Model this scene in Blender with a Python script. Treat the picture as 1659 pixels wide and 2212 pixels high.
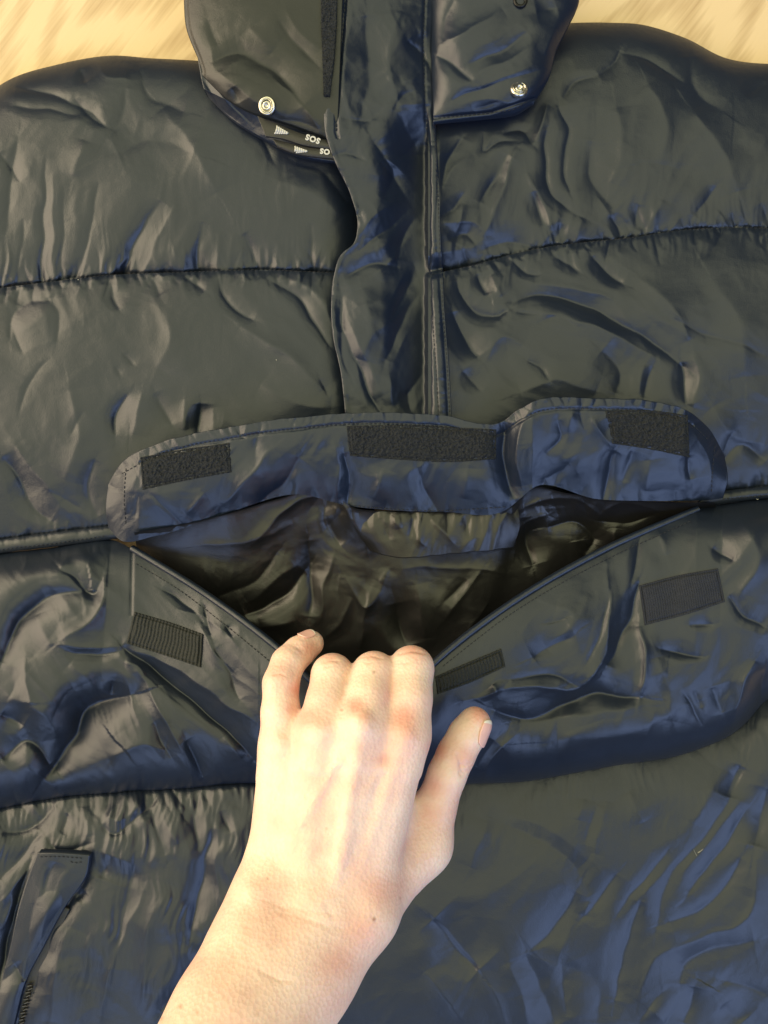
import bpy, math, random
import numpy as np
from mathutils import Vector
from mathutils.bvhtree import BVHTree

random.seed(7)
rng = np.random.default_rng(11)
for o in list(bpy.data.objects):
    bpy.data.objects.remove(o)
S = bpy.context.scene
COL = S.collection

# ------------------------------------------------------------------ camera
# metres; floor at z = 0, the jacket's surface about 35 mm above it.
CAMZ, REFZ, PX = 0.439, 0.035, 0.00025
cam = bpy.data.cameras.new('camera')
cam.sensor_fit = 'VERTICAL'
cam.sensor_height = 24
cam.lens = 12.0 / ((2212 / 2 * PX) / (CAMZ - REFZ))
cam.clip_start, cam.clip_end = 0.005, 50
co = bpy.data.objects.new('camera', cam)
co.location = (0, 0, CAMZ)
COL.objects.link(co)
S.camera = co

# ------------------------------------------------------------------ world, lamps, exposure
W = bpy.data.worlds.new('World')
S.world = W
W.use_nodes = True
bg = W.node_tree.nodes['Background']
bg.inputs[0].default_value = (0.80, 0.88, 1.0, 1)
bg.inputs[1].default_value = 0.07

def area(name, loc, target, sx, sy, power, color):
    l = bpy.data.lights.new(name, 'AREA')
    l.shape = 'RECTANGLE'; l.size = sx; l.size_y = sy
    l.energy = power; l.color = color
    o = bpy.data.objects.new(name, l)
    o.location = loc
    d = Vector(target) - Vector(loc)
    o.rotation_euler = d.to_track_quat('-Z', 'Y').to_euler()
    COL.objects.link(o)
    return o
area('warm_lamp', (-2.25, 0.35, 1.15), (0, -0.1, 0.05), 3.0, 2.0, 118, (1.0, 0.81, 0.55))
cb = area('ceiling_bounce', (-0.45, 1.0, 2.1), (-0.45, 1.0, 0.05), 3.9, 4.2, 88, (1.0, 0.97, 0.54))
cb.rotation_euler = (0, 0, math.radians(34))
area('window_light', (1.50, -1.40, 1.60), (0, 0, 0.05), 2.1, 1.5, 36, (0.42, 0.57, 1.0))
area('window_light', (-0.75, -2.05, 1.30), (0, 0, 0.05), 1.5, 1.0, 15, (0.42, 0.57, 1.0))
S.view_settings.view_transform = 'Standard'
S.view_settings.look = 'None'
S.view_settings.exposure = 0
S.view_settings.gamma = 1
S.render.engine = 'CYCLES'

# ------------------------------------------------------------------ helpers
def P(u, v, z):
    """a point seen at (u, v) on a 1659 x 2212 sheet, z millimetres above the floor"""
    z = z * 0.001
    k = PX * (CAMZ - z) / (CAMZ - REFZ)
    return np.stack([(u - 829.5) * k, (1106 - v) * k, z], -1)

def cr(pts, n, prm=None):
    """Catmull-Rom through pts (k, d) -> n samples; returns samples"""
    p = np.asarray(pts, float)
    if prm is None:
        prm = np.concatenate([[0], np.cumsum(np.linalg.norm(np.diff(p, axis=0), axis=1))])
    prm = prm / prm[-1]
    t = n if isinstance(n, np.ndarray) else np.linspace(0, 1, n)
    m = np.empty_like(p)
    dt = np.diff(prm)
    sl = np.diff(p, axis=0) / dt[:, None]
    m[0] = sl[0]; m[-1] = sl[-1]
    if len(p) > 2:
        w = dt[1:] / (dt[1:] + dt[:-1])
        m[1:-1] = sl[:-1] * w[:, None] + sl[1:] * (1 - w)[:, None]
    i = np.clip(np.searchsorted(prm, t, 'right') - 1, 0, len(p) - 2)
    h = dt[i]; x = (t - prm[i]) / h
    h = h[:, None]; x = x[:, None]
    return ((2*x**3 - 3*x**2 + 1) * p[i] + (x**3 - 2*x**2 + x) * h * m[i]
            + (-2*x**3 + 3*x**2) * p[i+1] + (x**3 - x**2) * h * m[i+1])

def loftgrid(rows, cell):
    rows = [np.asarray(r, float) for r in rows]
    ch = np.mean([np.linalg.norm(np.diff(r, axis=0), axis=1) for r in rows], axis=0)
    prm = np.concatenate([[0], np.cumsum(np.maximum(ch, 1))])
    nu = max(4, int(prm[-1] / cell))
    R = np.stack([cr(r, nu + 1, prm) for r in rows])          # rows x nu x 2
    ln = np.max(np.linalg.norm(np.diff(R, axis=0), axis=2), axis=1)
    q = np.concatenate([[0], np.cumsum(np.maximum(ln, 1))])
    nv = max(3, int(q[-1] / cell))
    G = cr(R.reshape(len(rows), -1), nv + 1, q).reshape(nv + 1, nu + 1, 2)
    s = np.broadcast_to(np.linspace(0, 1, nu + 1)[None, :], G.shape[:2])
    t = np.broadcast_to(np.linspace(0, 1, nv + 1)[:, None], G.shape[:2])
    L = np.concatenate([[0], np.cumsum(np.linalg.norm(np.diff(G, axis=0), axis=2).mean(1))])
    Lc = np.linalg.norm(np.diff(G, axis=0), axis=2).sum(0)      # column lengths px
    return G[..., 0], G[..., 1], s, t, np.broadcast_to(Lc[None, :], G.shape[:2])

def hashv(ix, iy, seed):
    h = (ix.astype(np.int64) * 374761393 + iy.astype(np.int64) * 668265263 + seed * 974711) & 0x7fffffff
    h = ((h ^ (h >> 13)) * 1274126177) & 0x7fffffff
    return (h ^ (h >> 16)) & 0x7fffffff

def noise(x, y, seed=0):
    ix = np.floor(x); iy = np.floor(y)
    fx = x - ix; fy = y - iy
    sx = fx*fx*fx*(fx*(fx*6-15)+10); sy = fy*fy*fy*(fy*(fy*6-15)+10)
    def g(a, b):
        ang = hashv(ix + a, iy + b, seed) / 0x7fffffff * 2 * math.pi * 7
        return np.cos(ang) * (fx - a) + np.sin(ang) * (fy - b)
    return (g(0,0)*(1-sx) + g(1,0)*sx)*(1-sy) + (g(0,1)*(1-sx) + g(1,1)*sx)*sy

def crumple(U, V, seed=0, sc=1.0):
    """creased sheet relief in mm, about +-1"""
    a = noise(U/150, V/150, seed+1); b = noise(U/150, V/150, seed+2)
    x = U + 60*a; y = V + 60*b
    z = 1.5 * noise(x/(190*sc), y/(130*sc), seed+3)
    n_ = noise(x/(105*sc), y/(80*sc), seed+4); z -= 0.42*np.sqrt(n_*n_ + .0005)
    n_ = noise(x/(50*sc), y/(40*sc), seed+5)
    msk = np.clip(0.5 + 1.6*noise(U/210, V/210, seed+8), 0, 1)
    z -= 0.26*np.sqrt(n_*n_ + .0005) * msk
    z += 0.04 * noise(x/(16), y/(14), seed+6)
    return z

def softcrest(x):
    return np.exp(-1.35 * (np.sqrt(x*x + 0.02) - 0.1414))

def strokes(U, V, L, gain=1.0):
    """L: list of (pts, width_px, amount[, mode]); + ridge, - valley; amount 8 = 45 degree flank"""
    Z = np.zeros(U.shape)
    U, V = U + 8*noise(U/60, V/60, 901), V + 8*noise(U/60, V/60, 902)
    for st in L:
        pts, w, a = st[0], st[1] * 1.15, st[2]
        mode = st[3] if len(st) > 3 else 't'
        p = np.asarray(pts, float)
        n = max(4, min(20, int(np.sum(np.linalg.norm(np.diff(p, axis=0), axis=1)) / 14)))
        c = cr(p, n + 1)
        m = 3.6 * w
        lo = c.min(0) - m; hi = c.max(0) + m
        k = (U > lo[0]) & (U < hi[0]) & (V > lo[1]) & (V < hi[1])
        if not k.any():
            continue
        x = U[k]; y = V[k]
        best = np.full(x.shape, 1e9); par = np.zeros(x.shape); sgn = np.zeros(x.shape)
        for i in range(n):
            ax, ay = c[i]; dx, dy = c[i+1] - c[i]
            l2 = dx*dx + dy*dy + 1e-9
            q = np.clip(((x-ax)*dx + (y-ay)*dy) / l2, 0, 1)
            ex = x - ax - q*dx; ey = y - ay - q*dy
            d = ex*ex + ey*ey
            b = d < best
            best[b] = d[b]; par[b] = (i + q[b]) / n
            sgn[b] = np.sign(ex[b]*dy - ey[b]*dx)
        d = np.sqrt(best)
        if mode == 'g':
            tp = np.clip(1 - par, 0, 1) ** 0.8
        elif mode == 'e':
            tp = np.clip(par, 0, 1) ** 0.6
        else:
            tp = np.sin(np.pi * np.clip(par, 0.02, 0.98)) ** 0.55
        ww = w * (0.45 + 0.55 * tp)
        ww = ww * np.where(sgn > 0, 1.35, 0.8)
        h = a / 8 * w * 0.25 * gain * (.8 if a < 0 else .6)
        f = (.68*softcrest(d / ww) + .38*np.exp(-(d/(2.1*ww))**2)) * tp
        f *= np.clip((3.4 * ww - d) / (1.4 * ww), 0, 1)
        Z[k] += h * f
    return Z

def gathers(curve, side, n, seed, lmin=18, lmax=80, amt=4, slant=0.25, wmin=3.5, wmax=9, lo=0.0, hi=1.0):
    r = random.Random(seed)
    c = cr(curve, 200)
    out = []
    for i in range(n):
        f = lo + (hi - lo) * (i + r.uniform(-.4, .4) + .5) / n
        k = int(np.clip(f * 199, 0, 198))
        p = c[k]; t = c[k+1] - c[k]; t = t / (np.linalg.norm(t) + 1e-9)
        nrm = np.array([-t[1], t[0]]) * side
        if nrm[1] * side < 0:
            pass
        ln = r.uniform(lmin, lmax) * r.uniform(.5, 1)
        sl = r.gauss(0, slant)
        d = nrm + t * sl
        d2 = nrm + t * (sl + r.gauss(0, .35))
        pts = [p, p + d * ln * .5, p + d * ln * .5 + d2 * ln * .5]
        w = r.uniform(wmin, wmax) * (0.45 + 0.6 * ln / lmax)
        out.append((pts, w, r.choice((-1, -1, 1)) * r.uniform(.5, 1) * amt, 'g'))
    return out

def ridges(U, V, ang, wa, wl, seed, warp=.5):
    """long crisp folds running along ang (degrees, 90 = up the sheet), wavelength wa across"""
    a = math.radians(ang); ca, sa = math.cos(a), -math.sin(a)
    al = U*ca + V*sa; ac = -U*sa + V*ca
    ac = ac + warp*wa*1.6*noise(U/(wa*3.2), V/(wa*3.2), seed+5)
    n1 = noise(ac/wa, al/wl, seed)
    n2 = noise(ac/(wa*.47)+7, al/(wl*.6), seed+1)
    f = 1 - np.sqrt(n1*n1 + .001)*2.0
    g = 1 - np.sqrt(n2*n2 + .0012)*2.0
    m = np.clip(.4 + 2.2*noise(U/110, V/110, seed+2), 0, 1); m = m*m*(3-2*m)
    m2 = np.clip(.35 + 2.2*noise(U/80, V/80, seed+3), 0, 1)
    return f*m + .26*g*m2

def edge(x, w):
    return 1 - np.exp(-np.clip(x, 0, None) / w)

BV = []      # (name, bvh) of surfaces that later pieces are laid on
def drop(U, V, names=None, default=20.0):
    """height in mm of the topmost surface under each (u, v) line of the layout sheet"""
    out = np.empty(U.size)
    o = Vector((0, 0, CAMZ))
    A = P(U.ravel(), V.ravel(), np.zeros(U.size))
    for i in range(U.size):
        d = (Vector(A[i]) - o)
        ln = d.length; d = d / ln
        best = None
        for nm, b in BV:
            if names and nm not in names: continue
            h = b.ray_cast(o, d)
            if h[0] is not None and (best is None or h[0].z > best):
                best = h[0].z
        out[i] = default if best is None else best * 1000
    return out.reshape(U.shape)

def smooth2(Z, n):
    for _ in range(n):
        q = np.pad(Z, 1, 'edge')
        Z = (q[1:-1,1:-1]*2 + q[:-2,1:-1] + q[2:,1:-1] + q[1:-1,:-2] + q[1:-1,2:]) / 6
    return Z

def gridmesh(name, XYZ, mat, parent, skirt=0.0, bvh=None, sides='tblr', inset=0.0, closed=False):
    """XYZ (nv+1, nu+1, 3) metres. skirt (mm) folds the free borders down so the cloth has thickness."""
    G = XYZ
    if skirt:
        def down(row, nxt):
            r = row.copy(); r[..., 2] -= skirt * .001
            r[..., :2] += (nxt - row)[..., :2] * inset
            return r
        if 't' in sides: G = np.concatenate([down(G[:1], G[1:2]), G], 0)
        if 'b' in sides: G = np.concatenate([G, down(G[-1:], G[-2:-1])], 0)
        if 'l' in sides: G = np.concatenate([down(G[:, :1], G[:, 1:2]), G], 1)
        if 'r' in sides: G = np.concatenate([G, down(G[:, -1:], G[:, -2:-1])], 1)
    nv, nu = G.shape[0] - 1, G.shape[1] - 1
    idx = np.arange((nv+1)*(nu+1)).reshape(nv+1, nu+1)
    F = np.stack([idx[:-1,:-1], idx[1:,:-1], idx[1:,1:], idx[:-1,1:]], -1).reshape(-1, 4)
    me = rawmesh(name, G.reshape(-1, 3), F)
    me.materials.append(mat)
    o = bpy.data.objects.new(name, me)
    COL.objects.link(o)
    if parent: o.parent = parent
    if bvh:
        st = 2
        g = XYZ[::st, ::st]
        g = np.concatenate([g, XYZ[-1:, ::st]], 0); 
        e = np.concatenate([XYZ[::st, -1:], XYZ[-1:, -1:]], 0)
        g = np.concatenate([g, e], 1)
        a, b = g.shape[0]-1, g.shape[1]-1
        ii = np.arange((a+1)*(b+1)).reshape(a+1, b+1)
        FF = np.stack([ii[:-1,:-1], ii[1:,:-1], ii[1:,1:], ii[:-1,1:]], -1).reshape(-1, 4)
        BV.append((bvh, BVHTree.FromPolygons(g.reshape(-1,3).tolist(), FF.tolist())))
    return o

def rawmesh(name, verts, F, smooth=True):
    me = bpy.data.meshes.new(name)
    F = np.asarray(F, np.int32)
    k = F.shape[1]
    me.vertices.add(len(verts)); me.vertices.foreach_set('co', np.asarray(verts, np.float32).ravel())
    me.loops.add(F.size); me.loops.foreach_set('vertex_index', F.ravel())
    me.polygons.add(len(F))
    me.polygons.foreach_set('loop_start', np.arange(0, F.size, k, dtype=np.int32))
    me.polygons.foreach_set('use_smooth', np.full(len(F), smooth))
    me.update(calc_edges=True)
    me.validate()
    return me

def tube(name, pts3, r, mat, parent, seg=8, rz=None):
    """pts3 (n,3) metres, r metres (scalar or array)"""
    p = np.asarray(pts3, float); n = len(p)
    r = np.broadcast_to(np.asarray(r, float), (n,))
    t = np.gradient(p, axis=0); t /= np.linalg.norm(t, axis=1)[:, None] + 1e-12
    up = np.array([0, 0, 1.0])
    a = np.cross(t, up); a /= np.linalg.norm(a, axis=1)[:, None] + 1e-12
    b = np.cross(a, t)
    th = np.linspace(0, 2*math.pi, seg, endpoint=False)
    ring = (np.cos(th)[None,:,None]*a[:,None,:] + (rz or 1)*np.sin(th)[None,:,None]*b[:,None,:]) * r[:,None,None]
    Vv = (p[:,None,:] + ring).reshape(-1, 3)
    idx = np.arange(n*seg).reshape(n, seg)
    nx = np.roll(idx, -1, axis=1)
    F = np.stack([idx[:-1], idx[1:], nx[1:], nx[:-1]], -1).reshape(-1, 4)
    me = rawmesh(name, Vv, F); me.materials.append(mat)
    o = bpy.data.objects.new(name, me); COL.objects.link(o)
    if parent: o.parent = parent
    return o

def joined(name, pieces, mat, parent, kind=None):
    """pieces: list of (verts, faces of equal size)"""
    Vs, Fs, k = [], [], 0
    for v, f in pieces:
        Vs.append(v); Fs.append(np.asarray(f) + k); k += len(v)
    me = rawmesh(name, np.concatenate(Vs), np.concatenate(Fs)); me.materials.append(mat)
    o = bpy.data.objects.new(name, me); COL.objects.link(o)
    if parent: o.parent = parent
    if kind: o['kind'] = kind
    return o

def stitches(name, curve, parent, mat, step=9.5, ln=6.5, w=1.6, lift=0.15, names=None, dot=1.0):
    c = cr(curve, 600)
    d = np.concatenate([[0], np.cumsum(np.linalg.norm(np.diff(c, axis=0), axis=1))])
    n = int(d[-1] / step)
    pcs = []
    f = np.array([[0,1,5,4],[1,2,6,5],[2,3,7,6],[3,0,4,7],[4,5,6,7]])
    ss = (np.arange(n) + .5) * step
    X = np.interp(ss, d, c[:,0]); Y = np.interp(ss, d, c[:,1])
    X2 = np.interp(ss + 1, d, c[:,0]); Y2 = np.interp(ss + 1, d, c[:,1])
    tx = X2 - X; ty = Y2 - Y; tl = np.hypot(tx, ty) + 1e-9; tx /= tl; ty /= tl
    za = drop(X - tx*ln/2, Y - ty*ln/2, names); zb = drop(X + tx*ln/2, Y + ty*ln/2, names)
    for i in range(n):
        q = []
        for top in (0, 1):
            ww = w * (1 - .45*top); l2 = ln/2 * (1 - .25*top)
            for sx, sy in ((-1,-1),(1,-1),(1,1),(-1,1)):
                u = X[i] + tx[i]*l2*sx - ty[i]*ww*sy*.5*2*.5
                v = Y[i] + ty[i]*l2*sx + tx[i]*ww*sy*.5*2*.5
                z = (za[i] if sx < 0 else zb[i]) + lift + (0.28 if top else -0.25)
                q.append(P(u, v, z))
        pcs.append((np.array(q), f))
    return joined(name, pcs, mat, parent, 'stuff')

# ------------------------------------------------------------------ materials
def mat(name):
    m = bpy.data.materials.new(name); m.use_nodes = True
    n = m.node_tree.nodes; return m, n, m.node_tree.links, n['Principled BSDF']

def nylon(name, col, rough=0.42, spec=0.55):
    m, n, l, b = mat(name)
    tc = n.new('ShaderNodeTexCoord')
    n1 = n.new('ShaderNodeTexNoise'); n1.inputs['Scale'].default_value = 22; n1.inputs['Detail'].default_value = 4
    l.new(tc.outputs['Object'], n1.inputs['Vector'])
    cr_ = n.new('ShaderNodeMixRGB'); cr_.inputs[1].default_value = (*[c*.86 for c in col], 1); cr_.inputs[2].default_value = (*[c*1.14 for c in col], 1)
    l.new(n1.outputs['Fac'], cr_.inputs[0]); l.new(cr_.outputs[0], b.inputs['Base Color'])
    b.inputs['Roughness'].default_value = rough
    b.inputs['Specular IOR Level'].default_value = spec
    mr = n.new('ShaderNodeMapRange'); mr.inputs[3].default_value = rough - .05; mr.inputs[4].default_value = rough + .07
    n3 = n.new('ShaderNodeTexNoise'); n3.inputs['Scale'].default_value = 60; n3.inputs['Detail'].default_value = 5
    l.new(tc.outputs['Object'], n3.inputs['Vector']); l.new(n3.outputs['Fac'], mr.inputs[0]); l.new(mr.outputs[0], b.inputs['Roughness'])
    # weave and fine crinkle
    n2 = n.new('ShaderNodeTexNoise'); n2.inputs['Scale'].default_value = 260; n2.inputs['Detail'].default_value = 3
    l.new(tc.outputs['Object'], n2.inputs['Vector'])
    n4 = n.new('ShaderNodeTexNoise'); n4.inputs['Scale'].default_value = 1700; n4.inputs['Detail'].default_value = 2
    l.new(tc.outputs['Object'], n4.inputs['Vector'])
    bp = n.new('ShaderNodeBump'); bp.inputs['Strength'].default_value = .16; bp.inputs['Distance'].default_value = .0005
    l.new(n2.outputs['Fac'], bp.inputs['Height'])
    b2 = n.new('ShaderNodeBump'); b2.inputs['Strength'].default_value = .35; b2.inputs['Distance'].default_value = .00022
    l.new(n4.outputs['Fac'], b2.inputs['Height']); l.new(bp.outputs[0], b2.inputs['Normal'])
    l.new(b2.outputs[0], b.inputs['Normal'])
    return m

def plain(name, col, rough=.6, metal=0, bump=None, spec=.5, var=.15):
    m, n, l, b = mat(name)
    tc = n.new('ShaderNodeTexCoord')
    n1 = n.new('ShaderNodeTexNoise'); n1.inputs['Scale'].default_value = bump[0] if bump else 200; n1.inputs['Detail'].default_value = 4
    l.new(tc.outputs['Object'], n1.inputs['Vector'])
    mx = n.new('ShaderNodeMixRGB'); mx.inputs[1].default_value = (*[c*(1-var) for c in col], 1); mx.inputs[2].default_value = (*[min(1, c*(1+var)) for c in col], 1)
    l.new(n1.outputs['Fac'], mx.inputs[0]); l.new(mx.outputs[0], b.inputs['Base Color'])
    b.inputs['Roughness'].default_value = rough; b.inputs['Metallic'].default_value = metal
    b.inputs['Specular IOR Level'].default_value = spec
    if bump:
        bp = n.new('ShaderNodeBump'); bp.inputs['Strength'].default_value = bump[1]; bp.inputs['Distance'].default_value = bump[2]
        l.new(n1.outputs['Fac'], bp.inputs['Height']); l.new(bp.outputs[0], b.inputs['Normal'])
    return m

M_shell = nylon('navy_nylon', (0.008, 0.0125, 0.025), .34, .50)
M_shell_bluelit = nylon('navy_nylon_blue_lit', (0.006, 0.011, 0.026), .32, .50)  # same cloth as the shell, with bluer light put into its base colour
M_lining = nylon('dark_lining_nylon', (0.008, 0.008, 0.009), .33, .55)
M_collar = nylon('collar_nylon', (0.008, 0.010, 0.013), .38, .45)
M_loop = plain('velcro_loop', (0.021, 0.023, 0.027), .95, 0, (900, 1.0, .0015), .15, .8)
M_hookflat = plain('velcro_worn', (0.022, 0.025, 0.036), .85, 0, (1300, .7, .0006), .2, .4)
M_hook = plain('velcro_hook', (0.018, 0.020, 0.020), .7, 0, (1500, .8, .0006), .3, .4)
M_thread = plain('navy_thread', (0.010, 0.012, 0.020), .8)
M_steel = plain('nickel_snap', (0.58, 0.55, 0.50), .26, 1, None, .5, .04)
M_black = plain('black_tape', (0.014, 0.013, 0.013), .45, 0, (1200, .5, .0003))
M_white = plain('white_embroidery', (0.50, 0.49, 0.47), .7, 0, (2500, .8, .0004))
M_hole = plain('dark_eyelet', (0.01, 0.01, 0.012), .35, .6)
M_zip = plain('zip_teeth', (0.10, 0.09, 0.075), .3, .8)

# ------------------------------------------------------------------ floor
def wood(name):
    m, n, l, b = mat(name)
    tc = n.new('ShaderNodeTexCoord')
    mp = n.new('ShaderNodeMapping'); mp.inputs['Scale'].default_value = (5, 90, 5)
    l.new(tc.outputs['Object'], mp.inputs[0])
    nz = n.new('ShaderNodeTexNoise'); nz.inputs['Scale'].default_value = 0.9; nz.inputs['Detail'].default_value = 9; nz.inputs['Roughness'].default_value = .68
    l.new(mp.outputs[0], nz.inputs['Vector'])
    wv = n.new('ShaderNodeTexWave'); wv.wave_type = 'RINGS'; wv.rings_direction = 'Z'
    mp2 = n.new('ShaderNodeMapping'); mp2.inputs['Scale'].default_value = (2.2, 15, 3); mp2.inputs['Location'].default_value = (.9, .55, 0)
    l.new(tc.outputs['Object'], mp2.inputs[0]); l.new(mp2.outputs[0], wv.inputs['Vector'])
    wv.inputs['Scale'].default_value = 2.6; wv.inputs['Distortion'].default_value = 7; wv.inputs['Detail'].default_value = 3
    wv.inputs['Detail Scale'].default_value = 1.2
    mp3 = n.new('ShaderNodeMapping'); mp3.inputs['Scale'].default_value = (11, 420, 60)
    l.new(tc.outputs['Object'], mp3.inputs[0])
    fn = n.new('ShaderNodeTexNoise'); fn.inputs['Scale'].default_value = 1; fn.inputs['Detail'].default_value = 4
    l.new(mp3.outputs[0], fn.inputs['Vector'])
    r1 = n.new('ShaderNodeValToRGB')
    r1.color_ramp.elements[0].color = (0.38, 0.25, 0.125, 1); r1.color_ramp.elements[1].color = (0.62, 0.465, 0.28, 1)
    r1.color_ramp.elements[0].position = 0; r1.color_ramp.elements[1].position = .62
    mx = n.new('ShaderNodeMath'); mx.operation = 'MULTIPLY_ADD'; mx.inputs[1].default_value = .42
    l.new(wv.outputs['Fac'], mx.inputs[0]); 
    m2 = n.new('ShaderNodeMath'); m2.operation = 'MULTIPLY'; m2.inputs[1].default_value = .34
    l.new(nz.outputs['Fac'], m2.inputs[0]); l.new(m2.outputs[0], mx.inputs[2])
    m3 = n.new('ShaderNodeMath'); m3.operation = 'MULTIPLY_ADD'; m3.inputs[1].default_value = .8
    l.new(fn.outputs['Fac'], m3.inputs[0]); 
    m4 = n.new('ShaderNodeMath'); m4.operation = 'SUBTRACT'; m4.inputs[1].default_value = .26
    l.new(mx.outputs[0], m4.inputs[0]); l.new(m4.outputs[0], m3.inputs[2])
    l.new(m3.outputs[0], r1.inputs[0]); l.new(r1.outputs[0], b.inputs['Base Color'])
    b.inputs['Roughness'].default_value = .42
    bp = n.new('ShaderNodeBump'); bp.inputs['Strength'].default_value = .3; bp.inputs['Distance'].default_value = .0005
    l.new(fn.outputs['Fac'], bp.inputs['Height']); l.new(bp.outputs[0], b.inputs['Normal'])
    return m
M_wood = wood('pale_oak_laminate')
fl = bpy.data.objects.new('floor', None); COL.objects.link(fl); fl['kind'] = 'structure'
def plank_mesh(lx, wy, h=.008, c=.0006):
    v = []
    for z, k in ((-h, 0), (-c, 0), (0, c)):
        for sx, sy in ((-1,-1),(1,-1),(1,1),(-1,1)):
            v.append((sx*(lx/2-k), sy*(wy/2-k), z))
    f = [(3,2,1,0)]
    for r in (0, 4):
        for i in range(4):
            j = (i+1) % 4
            f.append((r+i, r+j, r+4+j, r+4+i))
    f.append((8,9,10,11))
    me = rawmesh('plank', v, f, False); me.materials.append(M_wood); return me
pm = plank_mesh(1.28, .1925)
ang = math.radians(52)
for i in range(-4, 5):
    for j in (-1, 0, 1):
        o = bpy.data.objects.new('plank', pm); COL.objects.link(o); o.parent = fl
        a = j * 1.2808 + .15 + (i % 2) * .25
        bb = i * .1929 + 0.0781
        o.location = (a*math.cos(ang) - bb*math.sin(ang), a*math.sin(ang) + bb*math.cos(ang), -0.0002*((i+j)%2))
        o.rotation_euler = (0, 0, ang + (math.pi if (i+j) % 2 else 0))

# ------------------------------------------------------------------ jacket
J = bpy.data.objects.new('jacket', None); COL.objects.link(J)
J['label'] = 'navy blue quilted puffer jacket lying on the wood floor with its front pocket pulled open'
J['category'] = 'jacket'
J.location = (0, 0, 0)
CELL = 2.5

S1L = [(-130,640),(0,622),(140,605),(240,594),(400,588),(560,583),(715,588),(810,585)]
S1R = [(925,594),(1030,571),(1120,546),(1200,531),(1350,515),(1480,497),(1560,492),(1659,493),(1790,490)]
B2L = [(-130,1190),(0,1166),(120,1150),(235,1137),(330,1135),(500,1110),(650,1090),(810,1110)]
B2R = [(925,1100),(1030,1100),(1120,1090),(1200,1080),(1350,1082),(1480,1078),(1560,1063),(1659,1051),(1790,1040)]

def quilted(name, top, bot, zt, zb, A, la, lb, st, seed, cent=None, crz=1.0, extra=None, sg=1.0, fan=(.75, 110, .6, 60), tilt=(0, 0), body=(60, .35)):
    U, V, s, t, L = loftgrid([top, bot], CELL)
    dt = t * L; db = (1 - t) * L
    e = edge(dt, la) * edge(db, lb)
    Z = zt*(1-t) + zb*t + A * e
    damp = np.minimum(edge(dt, 12), edge(db, 12))
    Z = Z + crumple(U, V, seed) * crz * (0.35 + 0.65 * damp)
    Z = Z + strokes(U, V, st, sg)
    if extra is not None: Z = Z + extra(U, V, s, t, L)
    # gathers fanning off the seams, and long soft pulls across the panel
    fb = ridges(U, V, 88 + tilt[0], 26, 210, seed+300, .6)
    ft_ = ridges(U, V, 92 + tilt[1], 22, 150, seed+310, .6)
    Z = Z + fan[0]*fb*np.exp(-(db/fan[1])**1.3)*edge(db, 5) + fan[2]*ft_*np.exp(-(dt/fan[3])**1.3)*edge(dt, 5)
    Z = Z + body[1]*1.5*ridges(U, V, body[0], 62, 330, seed+320, .8)
    # seam pinch
    pk = .8 + .5*np.sin(U*2*np.pi/10.5) + .8*noise(U/14, V/14, seed+50)
    Z = Z - .45*pk*np.exp(-(dt/4)**2) - .45*pk*np.exp(-(db/4)**2)
    Z = np.maximum(Z, 1.0)
    return gridmesh(name, P(U, V, Z), M_shell, J, skirt=13 if zt == 13 else 0, sides='t', bvh=name)

# ---- left shoulder
st = [([(30,190),(80,200),(150,215),(190,240),(230,273)],12,-5), ([(165,212),(190,250),(232,276)],7,-5),
 ([(25,232),(100,236),(170,246)],10,-4), ([(0,330),(45,392)],9,-4), ([(95,340),(96,450),(88,600)],11,-5,'e'),
 ([(50,470),(40,610)],9,-4,'e'), ([(140,400),(130,600)],9,-4,'e'), ([(115,370),(112,595)],9,4,'e'), ([(215,390),(190,520),(165,600)],10,-4,'e'),
 ([(345,435),(295,520),(268,595)],19,-7,'e'), ([(385,440),(330,530),(310,590)],12,4,'e'), ([(200,500),(175,598)],7,4,'e'), ([(300,530),(240,597)],8,5,'e'),
 ([(440,480),(428,540),(430,588)],14,-6,'e'), ([(475,500),(470,585)],8,5,'e'), ([(500,500),(490,587)],8,4,'e'), ([(525,500),(552,560),(560,585)],13,-6,'e'),
 ([(675,480),(672,540),(680,590)],9,-6,'e'), ([(600,520),(610,585)],10,3,'e'), ([(370,520),(392,590)],8,4,'e'),
 ([(560,300),(592,352)],5,-4), ([(350,230),(420,320),(470,420)],34,3), ([(180,300),(160,380)],20,3), ([(250,330),(330,300),(420,330)],40,-2),
 ([(270,190),(260,260),(230,300)],16,-3), ([(300,150),(330,210),(400,240)],20,-3), ([(170,150),(185,180)],8,-5), ([(600,390),(680,420),(740,470)],30,2),
 ([(210,122),(225,160),(280,175)],10,4), ([(40,300),(20,420),(10,520)],18,-3),([(640,350),(700,380),(750,440)],14,-3)]
st += gathers(S1L, -1, 60, 3, 15, 90, 5.5) + gathers(S1L, -1, 90, 33, 6, 24, 6, .3, 2.2, 4)
quilted('shoulder_panel', [(-130,330),(-60,236),(0,185),(70,152),(150,134),(215,124),(250,121),(330,126)] , S1L, 2, 14, 1, 1, 1, [], 0) if False else None
LT = [(-130,330),(0,184),(130,138),(225,121),(330,126),(440,132),(640,150),(810,160)]
def midk(u, v, s, t, L):      # the front edge dips under the placket
    return -9 * np.clip((u - 690) / 90, 0, 1) ** 2
quilted('shoulder_panel', LT, S1L, 13, 19, 13, 40, 150, st, 20, sg=1.15, extra=midk, fan=(.95, 120, 0, 50), body=(70, .2))

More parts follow.
